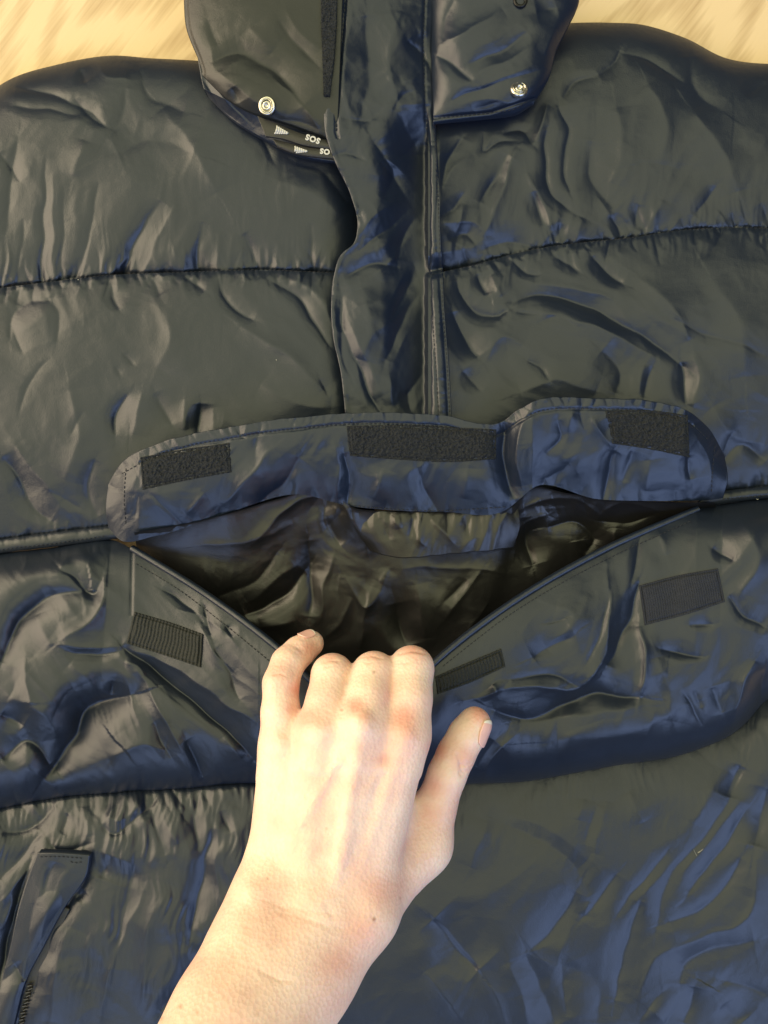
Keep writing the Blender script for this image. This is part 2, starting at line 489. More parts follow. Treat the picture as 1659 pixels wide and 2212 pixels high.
# ---- left chest
st = [([(240,615),(243,645),(256,668)],8,-6), ([(45,620),(35,662)],7,-5), ([(22,730),(24,690),(60,655),(112,645)],14,-4), ([(25,700),(50,762)],8,-3),
 ([(110,775),(62,830),(38,900)],5,-3), ([(470,596),(500,660),(550,692)],9,-6), ([(520,705),(620,765),(702,845)],20,5), ([(590,610),(650,650),(682,700),(712,748)],9,-7),
 ([(620,600),(690,640),(712,690)],14,4), ([(690,815),(712,858)],6,-5), ([(278,850),(250,900),(246,945)],12,-7), ([(305,850),(285,940)],12,4),
 ([(430,870),(431,945)],12,-9), ([(455,880),(465,940)],10,3), ([(335,850),(372,920)],12,-4), ([(395,860),(402,930)],12,4), ([(0,985),(32,1022),(62,1080),(112,1126)],13,-7),
 ([(30,960),(75,1020),(130,1090)],14,4), ([(268,765),(292,792)],5,-4), ([(246,790),(262,812)],4,-3), ([(100,640),(130,680),(120,740)],12,-3), ([(330,640),(370,720),(340,800)],26,2.5),
 ([(560,830),(640,870),(720,880)],24,3), ([(150,840),(170,940),(140,1040)],26,3), ([(210,990),(190,1060),(215,1120)],12,-4), ([(180,890),(150,940)],7,-3),
 ([(330,600),(345,640)],8,-4), ([(400,600),(440,630)],10,-4), ([(100,1060),(180,1100)],8,-3)]
st += gathers(S1L, 1, 60, 5, 12, 60, 8) + gathers(S1L, 1, 90, 35, 6, 24, 9, .3, 2.2, 4) + gathers(B2L, -1, 40, 6, 12, 50, 4, hi=.35)
quilted('chest_panel', S1L, B2L, 22, 16, 11, 105, 120, st, 31, sg=1.15, extra=midk, fan=(.5, 60, .6, 50), body=(130, .2))

# ---- right shoulder
st = [([(1342,104),(1322,140),(1290,160)],7,-6), ([(1290,158),(1240,182),(1215,215)],8,-5), ([(1345,112),(1420,140),(1480,180)],12,-4), ([(1182,226),(1168,262),(1162,305)],7,7),
 ([(1207,228),(1226,280),(1218,360),(1232,420)],11,-6), ([(1180,275),(1180,350),(1196,425),(1246,466)],11,-7), ([(1088,286),(1130,285),(1152,312)],9,-6),
 ([(1044,280),(1044,330),(1080,306),(1122,308)],6,-5), ([(1122,318),(1096,370),(1081,425),(1050,508)],10,7), ([(1100,335),(1068,385),(1038,442)],13,-5),
 ([(1138,368),(1152,405),(1181,452),(1192,502)],10,6), ([(1152,412),(1176,492)],11,-6), ([(1002,296),(962,360),(955,402)],10,-6), ([(1020,330),(975,370),(960,400)],7,5),
 ([(950,470),(982,450),(1006,414)],6,-6), ([(955,482),(1000,476),(1034,486),(1050,514)],9,6), ([(970,520),(1005,505),(1030,530)],12,-5), ([(1320,465),(1342,510)],7,-7),
 ([(1290,425),(1330,480)],8,4), ([(1282,300),(1276,380),(1330,455)],30,-3), ([(1330,230),(1345,330),(1320,400)],26,3), ([(1495,235),(1570,340),(1597,420)],30,3),
 ([(1610,212),(1652,172)],6,-4), ([(1490,120),(1500,190),(1560,240)],22,-3), ([(1400,180),(1440,260),(1430,360)],34,2.5), ([(1550,400),(1500,470)],10,-4), ([(1430,430),(1400,500)],12,4),
 ([(1380,440),(1370,500)],10,-4), ([(1260,470),(1240,530)],12,5), ([(1210,480),(1200,525)],9,-5), ([(1050,540),(1100,520),(1150,535)],10,-5), ([(1000,440),(985,500)],8,5)]
st += gathers(S1R, -1, 50, 8, 12, 75, 5.5) + gathers(S1R, -1, 90, 38, 6, 24, 6, .3, 2.2, 4)
RT = [(925,90),(1030,75),(1120,62),(1200,52),(1320,49),(1400,56),(1480,82),(1570,126),(1790,140)]
def plk(u, v, s, t, L):
    return 6 * np.exp(-np.clip(u - 950, 0, None) / 55)*np.clip((v-250)/80, 0, 1)*np.minimum(1, (1-t)*L/40)
quilted('shoulder_panel', RT, S1R, 13, 20, 12, 40, 140, st, 43, sg=1.25, extra=plk, fan=(.9, 80, 0, 50), body=(65, .35))

# ---- right chest
st = [([(1108,650),(1180,636),(1280,670),(1372,716),(1432,756),(1472,790)],14,-8), ([(1130,668),(1230,692),(1330,722),(1405,768)],13,5), ([(1470,780),(1476,830),(1482,872)],12,-7),
 ([(1500,760),(1510,830),(1495,880)],16,4), ([(1278,552),(1310,590),(1352,614)],11,-7), ([(1198,552),(1256,592)],8,-6), ([(988,602),(1000,645),(1030,675),(1070,688),(1102,666)],11,-8),
 ([(1030,590),(1052,638)],10,-6), ([(1060,590),(1085,640)],10,5), ([(1115,672),(1150,676),(1172,680)],6,-5), ([(1160,702),(1202,686),(1248,706)],7,-4), ([(978,672),(998,725),(1032,775)],18,-6),
 ([(1045,780),(1090,724),(1132,745)],14,4), ([(1138,778),(1170,794),(1192,824)],7,-5), ([(1392,788),(1378,855)],10,5), ([(1410,792),(1388,862)],10,-5), ([(1448,694),(1505,715),(1600,742),(1657,768)],8,-3),
 ([(1108,562),(1140,592),(1168,592)],7,-6), ([(1150,610),(1240,620),(1330,650)],12,5), ([(1380,600),(1440,650),(1490,740)],20,4), ([(1120,850),(1200,820),(1290,850)],26,3),
 ([(1540,600),(1600,700),(1610,820)],40,2), ([(1560,1000),(1600,960),(1655,1000)],18,-4), ([(1540,880),(1580,940),(1655,960)],20,3), ([(1300,760),(1340,800),(1330,850)],20,-3),
 ([(1585,930),(1560,985)],6,-4),([(1000,800),(1040,850)],10,-4)]
st += gathers(S1R, 1, 50, 9, 12, 70, 8) + gathers(S1R, 1, 90, 39, 6, 24, 9, .3, 2.2, 4) + gathers(B2R, -1, 44, 10, 12, 50, 4, lo=.7)
quilted('chest_panel', S1R, B2R, 23, 16, 11, 105, 120, st, 54, sg=1.35, extra=plk, fan=(.4, 60, .8, 60), body=(-32, .4))

# ---- lower panels
S3 = [(-130,1770),(0,1745),(130,1722),(250,1712),(400,1702),(535,1692),(600,1697),(680,1700)]
BOT = [(-130,2340),(0,2340),(120,2340),(220,2340),(335,2340),(420,2340),(460,2340),(510,2340)]
st = [([(218,1778),(240,1802),(300,1762),(352,1700)],7,-7), ([(228,1760),(262,1770),(310,1730)],8,5), ([(360,1700),(402,1744)],5,-6), ([(322,1740),(356,1850)],10,-6), ([(345,1735),(380,1830)],10,4),
 ([(432,1704),(421,1771),(431,1840)],12,-7), ([(448,1750),(438,1842)],7,5), ([(460,1782),(436,1896),(408,2040)],15,-8), ([(470,1778),(474,1926),(497,1968)],8,4),
 ([(300,1768),(295,1846),(270,1946),(245,2100)],15,-4), ([(312,1920),(246,2071),(214,2200)],11,4), ([(492,1966),(392,2126),(346,2190)],14,-6), ([(98,1806),(130,1837),(202,1822)],9,-6),
 ([(264,1722),(215,1790)],8,6), ([(0,1950),(78,1858)],9,7), ([(0,2010),(45,1935)],8,6), ([(0,1905),(50,1850),(90,1800)],13,-7), ([(70,1850),(44,1930),(12,2060),(-8,2150)],14,-13),
 ([(190,1850),(180,1905),(131,1974),(87,2053),(60,2130),(42,2240)],9,-11), ([(355,1900),(320,2020),(310,2150)],22,3), ([(150,2000),(120,2100),(110,2212)],26,3), ([(185,1925),(165,1945)],7,-6),
 ([(240,1850),(220,1900)],20,-3), ([(480,1750),(500,1800)],8,-6), ([(500,1740),(515,1830)],9,4), ([(370,1770),(380,1860)],10,3), ([(150,1760),(130,1800)],9,-6),([(180,1740),(190,1810)],9,5),
 ([(0,1800),(60,1790),(120,1740)],16,-6)]
st += gathers(S3, 1, 46, 12, 20, 120, 5, hi=.75, wmax=11)
quilted('lower_panel', S3, BOT, 13, 27, 15, 85, 400, st, 65, sg=1.1, fan=(0, 50, 1.6, 330), tilt=(0, -8), body=(72, .5))

S3R = [(640,1700),(780,1700),(900,1690),(1010,1672),(1100,1675),(1200,1655),(1330,1632),(1500,1600),(1600,1555),(1659,1500),(1790,1430)]
BOTR = [(470,2340),(700,2340),(900,2340),(1010,2340),(1100,2340),(1200,2340),(1330,2340),(1500,2340),(1600,2340),(1659,2340),(1790,2340)]
st = [([(1088,1780),(1180,1821),(1245,1871),(1272,1940)],14,-5), ([(1100,1760),(1200,1800),(1270,1860)],16,4), ([(1246,1922),(1210,1986),(1148,2050)],17,-6), ([(1336,1882),(1300,1931),(1253,1990)],10,-7),
 ([(1270,1945),(1262,1978)],6,6), ([(1446,1832),(1390,1906),(1360,1931),(1328,1984)],7,-7), ([(1462,1850),(1410,1915),(1365,1955)],9,4), ([(1606,1660),(1570,1736),(1520,1811),(1450,1886),(1418,2020)],11,-7),
 ([(1590,1740),(1535,1815),(1480,1880)],9,6), ([(1612,1752),(1546,1856),(1483,1930)],13,-9), ([(1602,1850),(1532,1956),(1442,1994)],14,-7), ([(1636,1855),(1612,1986),(1520,2026),(1415,2071),(1385,2150)],13,6),
 ([(1632,2030),(1530,2054),(1470,2096),(1464,2130)],17,-6), ([(1544,2110),(1630,2136),(1662,2154)],8,-5), ([(1382,1944),(1350,2046),(1328,2165)],13,-7), ([(1312,1730),(1280,1850)],11,5),
 ([(1358,1710),(1390,1780)],10,5), ([(1262,1725),(1250,1770)],10,4), ([(1290,1740),(1262,1830)],8,-4), ([(1134,2058),(1165,2130),(1205,2220)],16,-6), ([(890,1942),(990,2036),(1070,2146),(1094,2222)],10,7),
 ([(918,2098),(996,2200)],9,6), ([(930,1985),(1035,2100)],17,-9), ([(1015,1874),(1056,1770)],14,4), ([(1100,2080),(1130,2160),(1140,2220)],12,5), ([(1600,1650),(1570,1720)],14,-6),
 ([(1560,1660),(1500,1780)],18,4), ([(1200,2080),(1290,2120),(1290,2212)],22,-3), ([(1400,2180),(1440,2212)],14,5), ([(1560,2170),(1600,2212)],14,-4), ([(1659,1700),(1630,1830)],20,-8),
 ([(1500,2130),(1480,2212)],12,-5), ([(1210,2080),(1230,2200)],8,-4)]
st = [(a_[0], a_[1]*1.45, a_[2]) for a_ in st]
st += gathers(S3R, 1, 34, 14, 20, 110, 4, wmax=12)
quilted('lower_panel', S3R, BOTR, 9, 26, 16, 110, 400, st, 76, sg=.62, crz=.8, fan=(0, 50, .7, 100), body=(55, .16))

# ---- pocket lining, seen through the open mouth
U, V, s, t, L = loftgrid([[(290,1150),(430,1125),(600,1078),(700,1052),(770,1098),(900,1102),(1100,1096),(1140,1052),(1230,1066),(1400,1083),(1545,1086)],
                          [(300,1215),(400,1400),(500,1560),(640,1640),(760,1650),(850,1640),(980,1600),(1080,1500),(1200,1400),(1400,1270),(1550,1140)]], CELL)
st = [([(696,1052),(742,1090),(776,1150),(792,1192)],12,9), ([(555,1165),(640,1086),(702,1060)],12,8), ([(664,1165),(672,1250),(668,1335)],14,-9), ([(692,1335),(702,1250),(724,1195)],10,6),
 ([(742,1246),(790,1312),(836,1246)],10,6), ([(535,1300),(645,1216)],14,6), ([(528,1332),(620,1280),(662,1228)],16,-9), ([(806,1266),(788,1330),(778,1410)],11,7), ([(956,1345),(1040,1232)],12,6),
 ([(996,1402),(1052,1300)],10,5), ([(1130,1115),(1138,1170),(1150,1225)],14,-10), ([(1098,1112),(1180,1080),(1250,1080),(1292,1112)],11,9), ([(1112,1194),(1130,1132),(1182,1112)],9,9),
 ([(1290,1112),(1330,1092),(1385,1092),(1440,1100)],8,7), ([(1285,1125),(1340,1130),(1420,1108)],9,-8), ([(1180,1140),(1250,1130),(1280,1160),(1260,1200)],16,-9), ([(1330,1140),(1330,1180)],10,6),
 ([(600,1190),(570,1240),(470,1290)],12,-6), ([(430,1180),(560,1160),(640,1130)],16,5), ([(700,1380),(740,1340),(760,1290)],9,5), ([(560,1360),(640,1340)],12,5), ([(850,1300),(880,1400)],16,-6),
 ([(900,1260),(920,1380)],14,5), ([(870,1230),(1000,1225),(1100,1240)],10,4), ([(1010,1250),(960,1300)],9,-5), ([(700,1120),(740,1180)],10,-7), ([(840,1230),(820,1260)],8,5)]
st += gathers([(640,1085),(770,1108),(900,1108),(1100,1100),(1300,1085)], 1, 30, 15, 15, 70, 6)
Z = 30*(1-t) + 8*t + np.interp(U,[300,650,800],[4,3,0])*(1-t) - np.interp(U,[350,700],[3,11])*np.sin(np.pi*np.clip(t*1.1,0,1))**.7 + crumple(U, V, 87, .8)*1.6 + strokes(U, V, st, 1.25)
Z = Z + .7*ridges(U, V, 62, 80, 330, 500, .9) + .15*ridges(U, V, 120, 34, 160, 510, .9)
Z = np.maximum(Z, 3)
gridmesh('pocket_lining', P(U, V, Z), M_lining, J, bvh='pocket_lining')
# facing strip sewn under the flap
U, V, s, t, L = loftgrid([[(748,1098),(850,1106),(950,1106),(1050,1102),(1118,1092)],[(772,1150),(850,1158),(950,1160),(1050,1152),(1122,1140)],[(800,1190),(860,1205),(960,1198),(1050,1190),(1108,1182)]], CELL)
st = [([(850,1115),(862,1140)],7,7), ([(905,1120),(910,1165),(925,1180)],7,8), ([(925,1115),(955,1145),(985,1180)],9,8), ([(890,1120),(885,1160)],6,-7), ([(1000,1110),(1020,1170)],10,-5), ([(820,1120),(840,1170)],9,-5)]
st += gathers([(760,1100),(900,1106),(1110,1094)], 1, 30, 77, 20, 90, 7)
Z = 30 - 2*t + 1.6*np.sin(t*np.pi) - 7*np.exp(-s*9) - 5*np.exp(-(1-s)*9) + strokes(U, V, st) + crumple(U, V, 91, .6)*.8 + 1.2*ridges(U, V, 80, 30, 120, 490)
V = V + 4*noise(U/40, V/200, 92)*t
gridmesh('pocket_facing', P(U, V, Z), M_lining, J, skirt=3, sides='b', bvh='pocket_facing')

# ---- pocket front panel, lifted by the hand
FT = [(-130,1222),(0,1196),(110,1183),(240,1166),(287,1187),(450,1288),(610,1408),(700,1490),(790,1520),(880,1490),(938,1432),(1100,1306),(1300,1190),(1505,1100),(1600,1083),(1659,1077),(1790,1068)]
FB = [(-130,1775),(0,1748),(110,1728),(200,1718),(280,1712),(400,1704),(560,1694),(680,1700),(790,1710),(900,1706),(1010,1697),(1140,1690),(1330,1655),(1500,1624),(1590,1582),(1659,1514),(1790,1445)]
U, V, s, t, L = loftgrid([FT, FB], CELL)
topu = np.broadcast_to(U[:1], U.shape)
ze = np.interp(topu, [-130,240,287,450,610,790,938,1100,1300,1505,1560,1790], [15,15,22,34,50,56,50,41,30,22,15,15])
dt = t*L; db = (1-t)*L
lb = np.interp(U, [500,1000], [40, 34]); A = np.interp(U, [400,1000,1500], [24, 30, 30])
mid = np.interp(topu, [130,340,1420,1640], [1,0,0,1]); mid = mid*mid*(3-2*mid)
bz = np.interp(U, [600, 1000], [13, 12])
Z = bz + (ze-bz)*np.exp(-(dt/270)**1.3)*(1-t**3) + A*(mid*edge(dt,35) + (1-mid)*edge(dt,170))*edge(db, lb)
st = [([(128,1225),(165,1252),(202,1284),(216,1250)],12,-7), ([(185,1277),(100,1292),(32,1362),(0,1436)],22,-8), ([(226,1236),(214,1320),(128,1388)],14,7), ([(122,1393),(200,1398),(266,1392)],9,7),
 ([(140,1405),(210,1412),(262,1404)],8,-6), ([(258,1388),(350,1462),(450,1542),(548,1640)],12,-11), ([(298,1450),(360,1562),(428,1682)],9,7), ([(280,1400),(400,1455),(475,1512),(556,1562)],10,7), ([(436,1355),(452,1390),(505,1452)],9,6),
 ([(350,1275),(400,1300),(442,1352)],9,-6), ([(438,1305),(456,1374)],7,-7), ([(485,1350),(500,1376)],6,-7), ([(465,1395),(490,1440),(520,1510)],10,-6), ([(380,1310),(450,1340),(520,1400)],9,5), ([(400,1598),(442,1680)],11,-9),
 ([(290,1500),(190,1532),(155,1602),(90,1690)],30,-11), ([(230,1640),(300,1610),(360,1620)],22,4), ([(50,1420),(66,1525)],10,5), ([(20,1500),(110,1560),(120,1600)],26,4), ([(245,1470),(240,1500)],8,-7),([(270,1430),(300,1440),(310,1460)],10,5),
 ([(0,1640),(60,1600),(110,1650)],20,-7), ([(330,1560),(370,1640)],10,-5), ([(480,1590),(520,1640)],12,5), ([(0,1540),(50,1570)],14,-5), ([(150,1430),(190,1470),(200,1520)],24,3),([(75,1330),(110,1400)],18,3),
 # right side
 ([(1382,1250),(1365,1327),(1310,1440)],14,-8), ([(1380,1345),(1396,1452),(1382,1506)],11,8), ([(1388,1508),(1280,1500),(1110,1552),(1062,1530)],20,-9), ([(1000,1518),(1130,1482),(1262,1480),(1292,1450),(1316,1352),(1311,1215)],11,7),
 ([(1098,1472),(1180,1457),(1262,1484)],9,-5), ([(1268,1436),(1300,1362),(1318,1270)],7,-5), ([(1075,1500),(1062,1480)],9,6), ([(1112,1588),(1052,1655),(1040,1700)],11,7), ([(1070,1600),(1025,1660)],16,-5),
 ([(1424,1402),(1522,1418)],7,-7), ([(1478,1496),(1516,1570)],6,-6), ([(1500,1490),(1512,1530)],5,-5), ([(1632,1425),(1600,1500),(1575,1580)],14,6), ([(1652,1450),(1640,1565)],12,-10), ([(1538,1186),(1582,1210)],7,-6),
 ([(1570,1285),(1612,1334),(1657,1354)],9,-6), ([(1490,1354),(1546,1346)],6,-5), ([(1120,1560),(1260,1545),(1380,1530)],24,3), ([(1200,1600),(1330,1590),(1450,1540)],50,3), ([(1390,1150),(1360,1260)],8,-6),
 ([(1420,1140),(1440,1200)],12,4), ([(1200,1310),(1240,1330),(1180,1400)],24,3), ([(1150,1420),(1240,1370)],18,-4), ([(1600,1120),(1640,1200),(1600,1280)],22,3), ([(1540,1480),(1560,1540)],14,-4),([(1420,1420),(1450,1500),(1440,1560)],26,2.5)]
st += gathers(FT[:4], 1, 22, 17, 12, 60, 5) + gathers(FT[-4:], 1, 14, 18, 12, 60, 5) + gathers(FB[:7], -1, 26, 19, 15, 70, 5) + gathers(FB[10:], -1, 20, 20, 12, 50, 2)
Z = Z - .7*np.exp(-((U-286-(V-1190)*-.02)/4)**2)*(V<1330)*(V>1180)
Z = Z + (strokes(U, V, st, 1.5) + crumple(U, V, 103)*.8 + .7*ridges(U, V, np.where(U[:1].mean() > 0, 60, 60).item(), 55, 260, 460)*(U > 800) + .7*ridges(U, V, -48, 48, 260, 470)*(U < 560))*np.clip(.35+dt/40, 0, 1)
roll = np.exp(-(db/4)**2)*np.interp(U, [500, 1000], [1.5, 3])
Z = np.maximum(Z - roll, 5)
gridmesh('pocket_front', P(U, V, Z), M_shell, J, skirt=6, sides='b', bvh='pocket_front')
mouth = np.array([(285,1184),(450,1287),(610,1408),(700,1490),(790,1520),(880,1490),(938,1432),(1100,1306),(1300,1190),(1508,1099)], float)
mc = cr(mouth, 260)
mz = np.interp(mc[:,0], [285,450,610,790,938,1100,1300,1505], [22,34,50,56,50,41,30,22])
wob = 0.25*np.sin(np.arange(260)*1.3) + 0.2*np.sin(np.arange(260)*.53)
o = tube('pocket_binding', P(mc[:,0], mc[:,1], mz + .6), 0.0019 + .0001*wob, M_shell_bluelit, J, 10)
mc2 = cr(mouth + np.array([-1, 1])*0, 260)

# seam bands beside the pocket
def band(name, a, b, z, seed):
    U, V, s, t, L = loftgrid([a, b], 2.2)
    Z = z + 2.2*np.sin(np.pi*t)**.6 + strokes(U, V, gathers(a, 1, 34, seed, 12, 24, 3.5, .1, 2.2, 4)) + .4*noise(U/30, V/30, seed)
    return gridmesh(name, P(U, V, Z), M_shell, J, skirt=3, bvh=name)
band('seam_band', [(-130,1188),(0,1165),(120,1149),(250,1134)], [(-130,1222),(0,1196),(120,1181),(255,1163)], 17, 71)
band('seam_band', [(1530,1064),(1600,1056),(1659,1050),(1790,1040)], [(1500,1098),(1600,1083),(1659,1077),(1790,1068)], 17, 72)

# ---- placket
PLr = [
 [(722,-120),(790,-120),(860,-120),(918,-120),(948,-120)],
 [(722,0),(790,0),(860,0),(918,0),(946,0)],
 [(716,80),(785,80),(855,80),(915,80),(939,80)],
 [(705,180),(775,180),(850,180),(917,180),(939,180)],
 [(702,285),(775,285),(850,285),(922,285),(942,285)],
 [(722,345),(790,345),(860,345),(926,345),(946,345)],
 [(757,420),(812,420),(870,420),(924,420),(950,420)],
 [(772,485),(820,488),(875,488),(920,488),(952,488)],
 [(764,525),(815,530),(870,530),(922,530),(954,530)],
 [(736,550),(800,555),(865,558),(924,560),(956,560)],
 [(722,590),(790,595),(862,598),(928,600),(958,600)],
 [(715,660),(787,662),(862,664),(932,666),(961,666)],
 [(719,725),(790,727),(866,729),(937,730),(966,730)],
 [(735,800),(805,800),(875,800),(942,800),(971,800)],
 [(746,895),(815,895),(882,895),(947,895),(976,895)],
 [(755,960),(822,960),(888,960),(950,960),(980,960)]]
U, V, s, t, L = loftgrid(PLr, CELL)
st = [([(880,88),(915,122),(936,172)],9,-6), ([(828,336),(870,370),(908,430),(930,452)],10,6), ([(820,350),(858,395),(890,450)],12,-5), ([(900,470),(872,510),(862,560)],13,-11), ([(778,540),(830,500),(890,450)],10,-9),
 ([(770,520),(810,470),(850,440)],10,5), ([(897,575),(872,645),(842,695)],9,-8), ([(880,570),(850,640)],8,5), ([(908,625),(860,715),(832,780)],9,-8), ([(925,640),(880,720),(850,780)],9,5), ([(938,762),(905,810),(876,860)],9,-8),
 ([(735,700),(765,765),(806,860),(830,900)],9,-8), ([(750,690),(790,770),(830,860)],14,5), ([(740,600),(800,570),(870,575)],12,-7), ([(755,40),(742,180),(758,270)],14,5), ([(790,30),(800,150),(780,260)],34,-3),
 ([(862,20),(840,130),(868,240)],22,4), ([(800,300),(850,380),(828,435)],14,-6), ([(735,250),(800,260),(830,230)],12,-4), ([(715,340),(745,330),(790,350)],9,-5), ([(870,270),(900,320),(895,400)],12,-5),
 ([(780,620),(800,700),(780,780)],26,4), ([(920,480),(880,520),(850,560),(800,600)],9,6), ([(890,560),(900,600),(880,620)],8,-8), ([(740,640),(735,720)],9,-4), ([(880,840),(890,890)],8,-6), ([(840,800),(850,880)],10,5),
 ([(730,600),(742,660),(738,740),(760,830)],7,-5), ([(900,200),(870,210),(850,240)],9,-5), ([(870,180),(905,160)],10,4), ([(905,300),(890,330)],8,-5)]
st += gathers([r[0] for r in PLr[1:]], 1, 60, 22, 12, 40, 4)
st += gathers([r[3] for r in PLr[1:]], -1, 50, 23, 15, 50, 4) 
du = (1 - s) * 235; dl = s * 235
Zb = np.interp(V, [-120, 280, 420, 590, 720, 960], [50, 46, 40, 36, 36, 32])
Z = Zb - 12*s**2 + crumple(U, V, 123, .7)*1.0 + (.75*ridges(U, V, 58, 40, 170, 430, .8) + .4*ridges(U, V, 110, 30, 120, 440))*np.clip(dl/30, .1, 1)*np.clip(du/30, .1, 1) + strokes(U, V, st, 1.15)*np.clip(du/24, .15, 1)
sx1 = np.interp(V, [r[3][1] for r in PLr], [r[3][0] for r in PLr])
Zp = smooth2(drop(U, V, ['shoulder_panel', 'chest_panel']), 10)
wr = np.clip((U - sx1 + 110)/116, 0, 1); wr = wr*wr*(3-2*wr)
wr = wr*np.clip((V - 225)/110, 0, 1)
Z = Z*(1-wr) + (Zp + 2.2)*wr
Z -= .7*np.exp(-((U - sx1)/3)**2) + .6*np.exp(-((U - sx1 - 22)/3)**2)
Z += .9*ridges(U, V, 5, 13, 70, 777, .5)*np.exp(-((U - sx1 - 10)/18)**2)*.5
le = np.interp(V, [r[0][1] for r in PLr], [r[0][0] for r in PLr])
Z -= 1.1*np.exp(-((U - le - 24)/3.5)**2) * (V < 300)
Z += 0.5*np.exp(-((U - le - 5)/6)**2)
gridmesh('placket', P(U, V, Z), M_shell_bluelit, J, skirt=1.3, sides='lr', bvh='placket')

# ---- collar
# underside rim
U, V, s, t, L = loftgrid([[(424,110),(500,110),(580,110),(650,110),(740,110)],[(440,190),(500,215),(570,240),(640,262),(740,290)],[(447,205),(500,256),(570,300),(640,334),(740,352)]], CELL)
st = [([(446,160),(480,215),(530,262)],6,8), ([(436,170),(465,222),(510,262)],6,-6), ([(470,190),(505,235),(545,268)],5,-6), ([(560,290),(620,322),(700,340)],6,5)]
Z = 38 + crumple(U, V, 140, .5)*.8 + strokes(U, V, st) - 9*np.clip(t-.75,0,1)*4*.8
gridmesh('collar_lining', P(U, V, Z), M_shell_bluelit, J, skirt=2.5, sides='bl', bvh='collar_lining')
CLr = [[(399,-120),(470,-120),(560,-120),(640,-120),(745,-120)],
 [(397,0),(470,0),(560,0),(640,0),(740,0)],
 [(402,60),(475,62),(560,62),(640,62),(738,62)],
 [(428,128),(490,132),(565,134),(640,136),(735,138)],
 [(436,160),(490,212),(552,246),(625,268),(728,306)]]
U, V, s, t, L = loftgrid(CLr, CELL)
st = [([(455,130),(520,118),(590,150),(660,230)],24,-6), ([(470,150),(540,210),(620,250)],16,4), ([(590,170),(640,210),(690,280)],13,5), ([(620,20),(660,80),(692,108)],11,4), ([(600,40),(640,90),(690,150)],12,-4), ([(540,60),(590,110)],20,3),
 ([(600,255),(640,262),(690,280)],7,-4), ([(450,40),(470,100)],14,-3), ([(500,190),(520,225)],10,-4)]
Z = 41 + 10*edge(s*320, 50)*edge((1-t)*400, 70) + crumple(U, V, 151, .9) + strokes(U, V, st)
Z = np.where(s*320 < 8, Z - 1.0, Z)
gridmesh('collar', P(U, V, Z), M_collar, J, skirt=2, sides='blr', bvh='collar')
U, V, s, t, L = loftgrid([[(694,-120),(730,-120)],[(693,0),(728,0)],[(696,120),(722,120)],[(699,205),(712,205)]], 2)
Z = drop(U, V, ['collar']) + 1.4 + .7*rng.random(U.shape)
gridmesh('velcro_strip', P(U, V, Z), M_loop, J, skirt=2)
# right flap of the collar
CRr = [[(930,-120),(1010,-120),(1090,-120),(1170,-120),(1235,-120)],
 [(930,0),(1010,0),(1090,0),(1170,0),(1250,8)],
 [(932,60),(1010,60),(1088,60),(1160,60),(1228,56)],
 [(932,115),(1010,115),(1083,115),(1145,115),(1203,108)],
 [(934,180),(1005,182),(1075,182),(1135,178),(1187,165)],
 [(936,263),(1000,257),(1062,251),(1116,243),(1154,220)]]
U, V, s, t, L = loftgrid(CRr, CELL)
st = [([(1140,68),(1090,108),(1012,138)],13,-7), ([(1160,90),(1100,130),(1030,155)],13,5), ([(1100,168),(1020,200),(975,216)],9,-7), ([(1150,140),(1085,170),(1030,190)],9,4), ([(940,118),(985,140),(1022,176)],12,-8),
 ([(1170,150),(1120,165),(1080,178)],8,-5), ([(1090,20),(1020,60),(960,90)],16,5), ([(1200,60),(1180,120)],10,4), ([(985,0),(960,60),(955,100)],12,-4), ([(1080,215),(1020,235)],9,-4), ([(1160,30),(1200,20)],14,-4),
 ([(1110,225),(1060,210),(1010,222)],8,4)]
Z = 37 + 11*edge(s*300, 30)*edge((1-s)*300, 38)*edge((1-t)*380, 50) + crumple(U, V, 167, .8) + strokes(U, V, st)
Z = Z - 1.0*np.exp(-((V - np.interp(U, [936,1060,1154],[255,243,212]))/3)**2)
gridmesh('collar_flap', P(U, V, Z), M_shell_bluelit, J, skirt=3, sides='brl', bvh='collar_flap')

